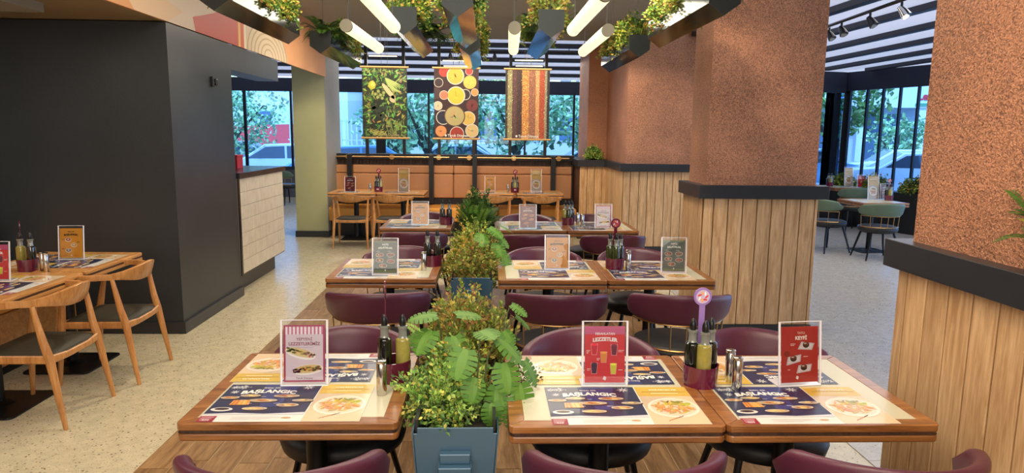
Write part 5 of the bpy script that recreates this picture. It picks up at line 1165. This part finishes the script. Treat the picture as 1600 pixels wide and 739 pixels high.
def car(label, x, y, rz, m, s=1):
    t = thing('car', label, 'car', (x, y, -.16), rz, 'parked cars outside')
    prof = [(-2.15, .35), (-2.2, .75), (-1.95, .92), (-1.2, .98), (-.55, 1.42), (.75, 1.46), (1.45, 1.02), (2.1, .9), (2.2, .6), (2.15, .35)]
    def sh(x_, z_, y_): k = 1 - .22 * max(0, z_ - .95) / .5; return (x_, y_ * k, z_)
    b = MB(); n = len(prof); ys = (-.85, -.8, .8, .85); vs_ = []
    for yy in ys:
        for px, pz in prof: ins = .97 if abs(yy) > .82 else 1; vs_.append(sh(px * ins, .35 + (pz - .35) * (ins if pz > .4 else 1), yy))
    fs = [(j * n + i, j * n + (i + 1) % n, (j + 1) * n + (i + 1) % n, (j + 1) * n + i) for j in range(3) for i in range(n)] + [tuple(range(n))[::-1], tuple(3 * n + i for i in range(n))]
    b.add(vs_, fs); b.build('body', m, t, smooth=True, angle=40)
    for sg in (-1, 1):
        w = [(-1.05, 1.0), (-.5, 1.34), (.05, 1.37), (.05, 1.0)]; w2 = [(.12, 1.0), (.12, 1.37), (.68, 1.37), (1.25, 1.02)]
        for q in (w, w2): MB().add([sh(px, pz, sg * .862) for px, pz in q], [(0, 1, 2, 3) if sg < 0 else (0, 3, 2, 1)]).build('side_window', 'car_glass', t)
        for wx in (-1.35, 1.35): MB().tube([(wx, sg * .68, .32), (wx, sg * .88, .32)], .32, 18).build('wheel', 'tyre', t, smooth=True, angle=40)
    MB().add([(-1.17, -.72, 1.0), (-1.17, .72, 1.0), (-.58, .6, 1.41), (-.58, -.6, 1.41)], [(0, 3, 2, 1)]).build('windscreen', 'car_glass', t); MB().add([(1.42, -.7, 1.05), (1.42, .7, 1.05), (.80, .6, 1.45), (.80, -.6, 1.45)], [(0, 1, 2, 3)]).build('rear_window', 'car_glass', t)
    return t
car('pale blue car outside below the left banner', -3.9, 21.2, .1, 'car_blue'); car('white car outside at the left of the back windows', -6.6, 22.4, .3, 'car_white'); car('white car outside right of the left banner', -1.2, 24.5, 0, 'car_white')
car('white car outside at the right end of the back windows', 3.9, 24.8, 0, 'car_white'); car('pale car outside the left window behind the counter', -9.6, 26, .1, 'car_grey')
car('white car close outside the terrace windows', 12.6, 19.6, -.35, 'car_white'); car('blue car close outside the terrace windows', 15.6, 19.9, -.3, 'car_blue'); car('white car in the second row outside the terrace', 15.0, 24.2, -.3, 'car_white'); car('grey car in the second row outside the terrace', 18.4, 24.0, -.3, 'car_grey'); car('pale blue car outside the glass door', 10.6, 23.2, -.3, 'car_blue')
def house(label, x0, x1, y, h, m, wins, d=6, base=0, rz=0, extra=None):
    t = thing('building', label, 'building', ((x0 + x1) / 2, y, -.16), rz); hw_ = (x1 - x0) / 2
    MB().box(-hw_, hw_, 0, d, 0, h).build('wall', m, t)
    MB().box(-hw_ - .2, hw_ + .2, -.2, d + .2, h, h + .3).build('roof', 'house_cream', t)
    for cx, cz, ww, hh in wins:
        f = MB().box(cx - ww / 2 - .08, cx + ww / 2 + .08, -.06, 0, cz - hh / 2 - .08, cz + hh / 2 + .08).build('window', 'fence_white', t); MB().box(cx - ww / 2, cx + ww / 2, -.09, -.06, cz - hh / 2, cz + hh / 2).build('pane', 'house_glass', f)
    return t
h = house('white building with columns outside the terrace windows', 17, 34, 38, 9, 'house_white', [(-6 + 3.0 * i, 1.9, 2.1, 2.6) for i in range(5)] + [(-6.5 + 2.6 * i, 6.4, 1.5, 1.6) for i in range(6)], 8, rz=-.25)
for i in range(6): MB().box(-7.7 + 3 * i, -7.2 + 3 * i, -1.2, -.7, 0, 3.5).build('column', 'house_white', h)
MB().box(-8, 8, -1.3, 0, 3.5, 4.6).build('canopy', 'house_white', h)
q = Pr(); q.text('Lezzet', 0, 0, 1.5, (206, 40, 50), .02, .04); q.rect(-.8, .8, -.52, -.36, (80, 150, 110), .02); q.build('sign', 'print', h, loc=(-1.1, -1.32, 4.1), rot=(PI / 2, 0, 0))
house('pale apartment building outside the left window', -22, -8, 40, 12, 'house_white', [(-5 + 2.4 * i, 2.2 + 3 * j, 1.1, 1.5) for i in range(5) for j in range(3)], 8)
house('cream building behind the trees outside the back windows', -6.5, 12, 44, 12, 'house_cream', [(-8 + 2.6 * i, 2.2 + 3 * j, 1.2, 1.5) for i in range(7) for j in range(3)], 8)
t = thing('awning', 'red slanted awning outside the left window', 'awning', (-10.2, 31.0, -.16)); MB().add([(-2.6, 0, 1.1), (2.2, 0, .95), (2.2, 1.2, 2.2), (-2.6, 1.2, 2.0), (-2.6, 0, 1.03), (2.2, 0, .9), (2.2, 1.2, 2.14), (-2.6, 1.2, 1.94)], [(0, 1, 2, 3), (4, 7, 6, 5), (0, 4, 5, 1), (1, 5, 6, 2), (2, 6, 7, 3), (3, 7, 4, 0)]).build('cloth', 'red_awning', t)
for x in (-2.5, -.2, 2.1): MB().tube([(x, .1, 0), (x, .1, 1.05)], .04, 8).build('post', 'fence_white', t); MB().tube([(x, 1.1, 0), (x, 1.1, 2.0)], .04, 8).build('post', 'fence_white', t)
t = thing('fence', 'white slatted fence outside the left of the back windows', 'fence', (-5.2, 26.2, -.16)); sm = MB().box(-.03, .03, -.015, .015, 0, 1.55).mesh('slat', 'fence_white')
for k in range(24): link('slat', sm, t, loc=(-2.2 + .19 * k, 0, .75))
for z in (.8, 1.5, 2.2): MB().box(-2.3, 2.3, .015, .05, z, z + .05).build('rail', 'fence_white', t)
MB().box(-2.3, 2.3, -.06, .06, 0, .72).build('base_wall', 'house_cream', t)
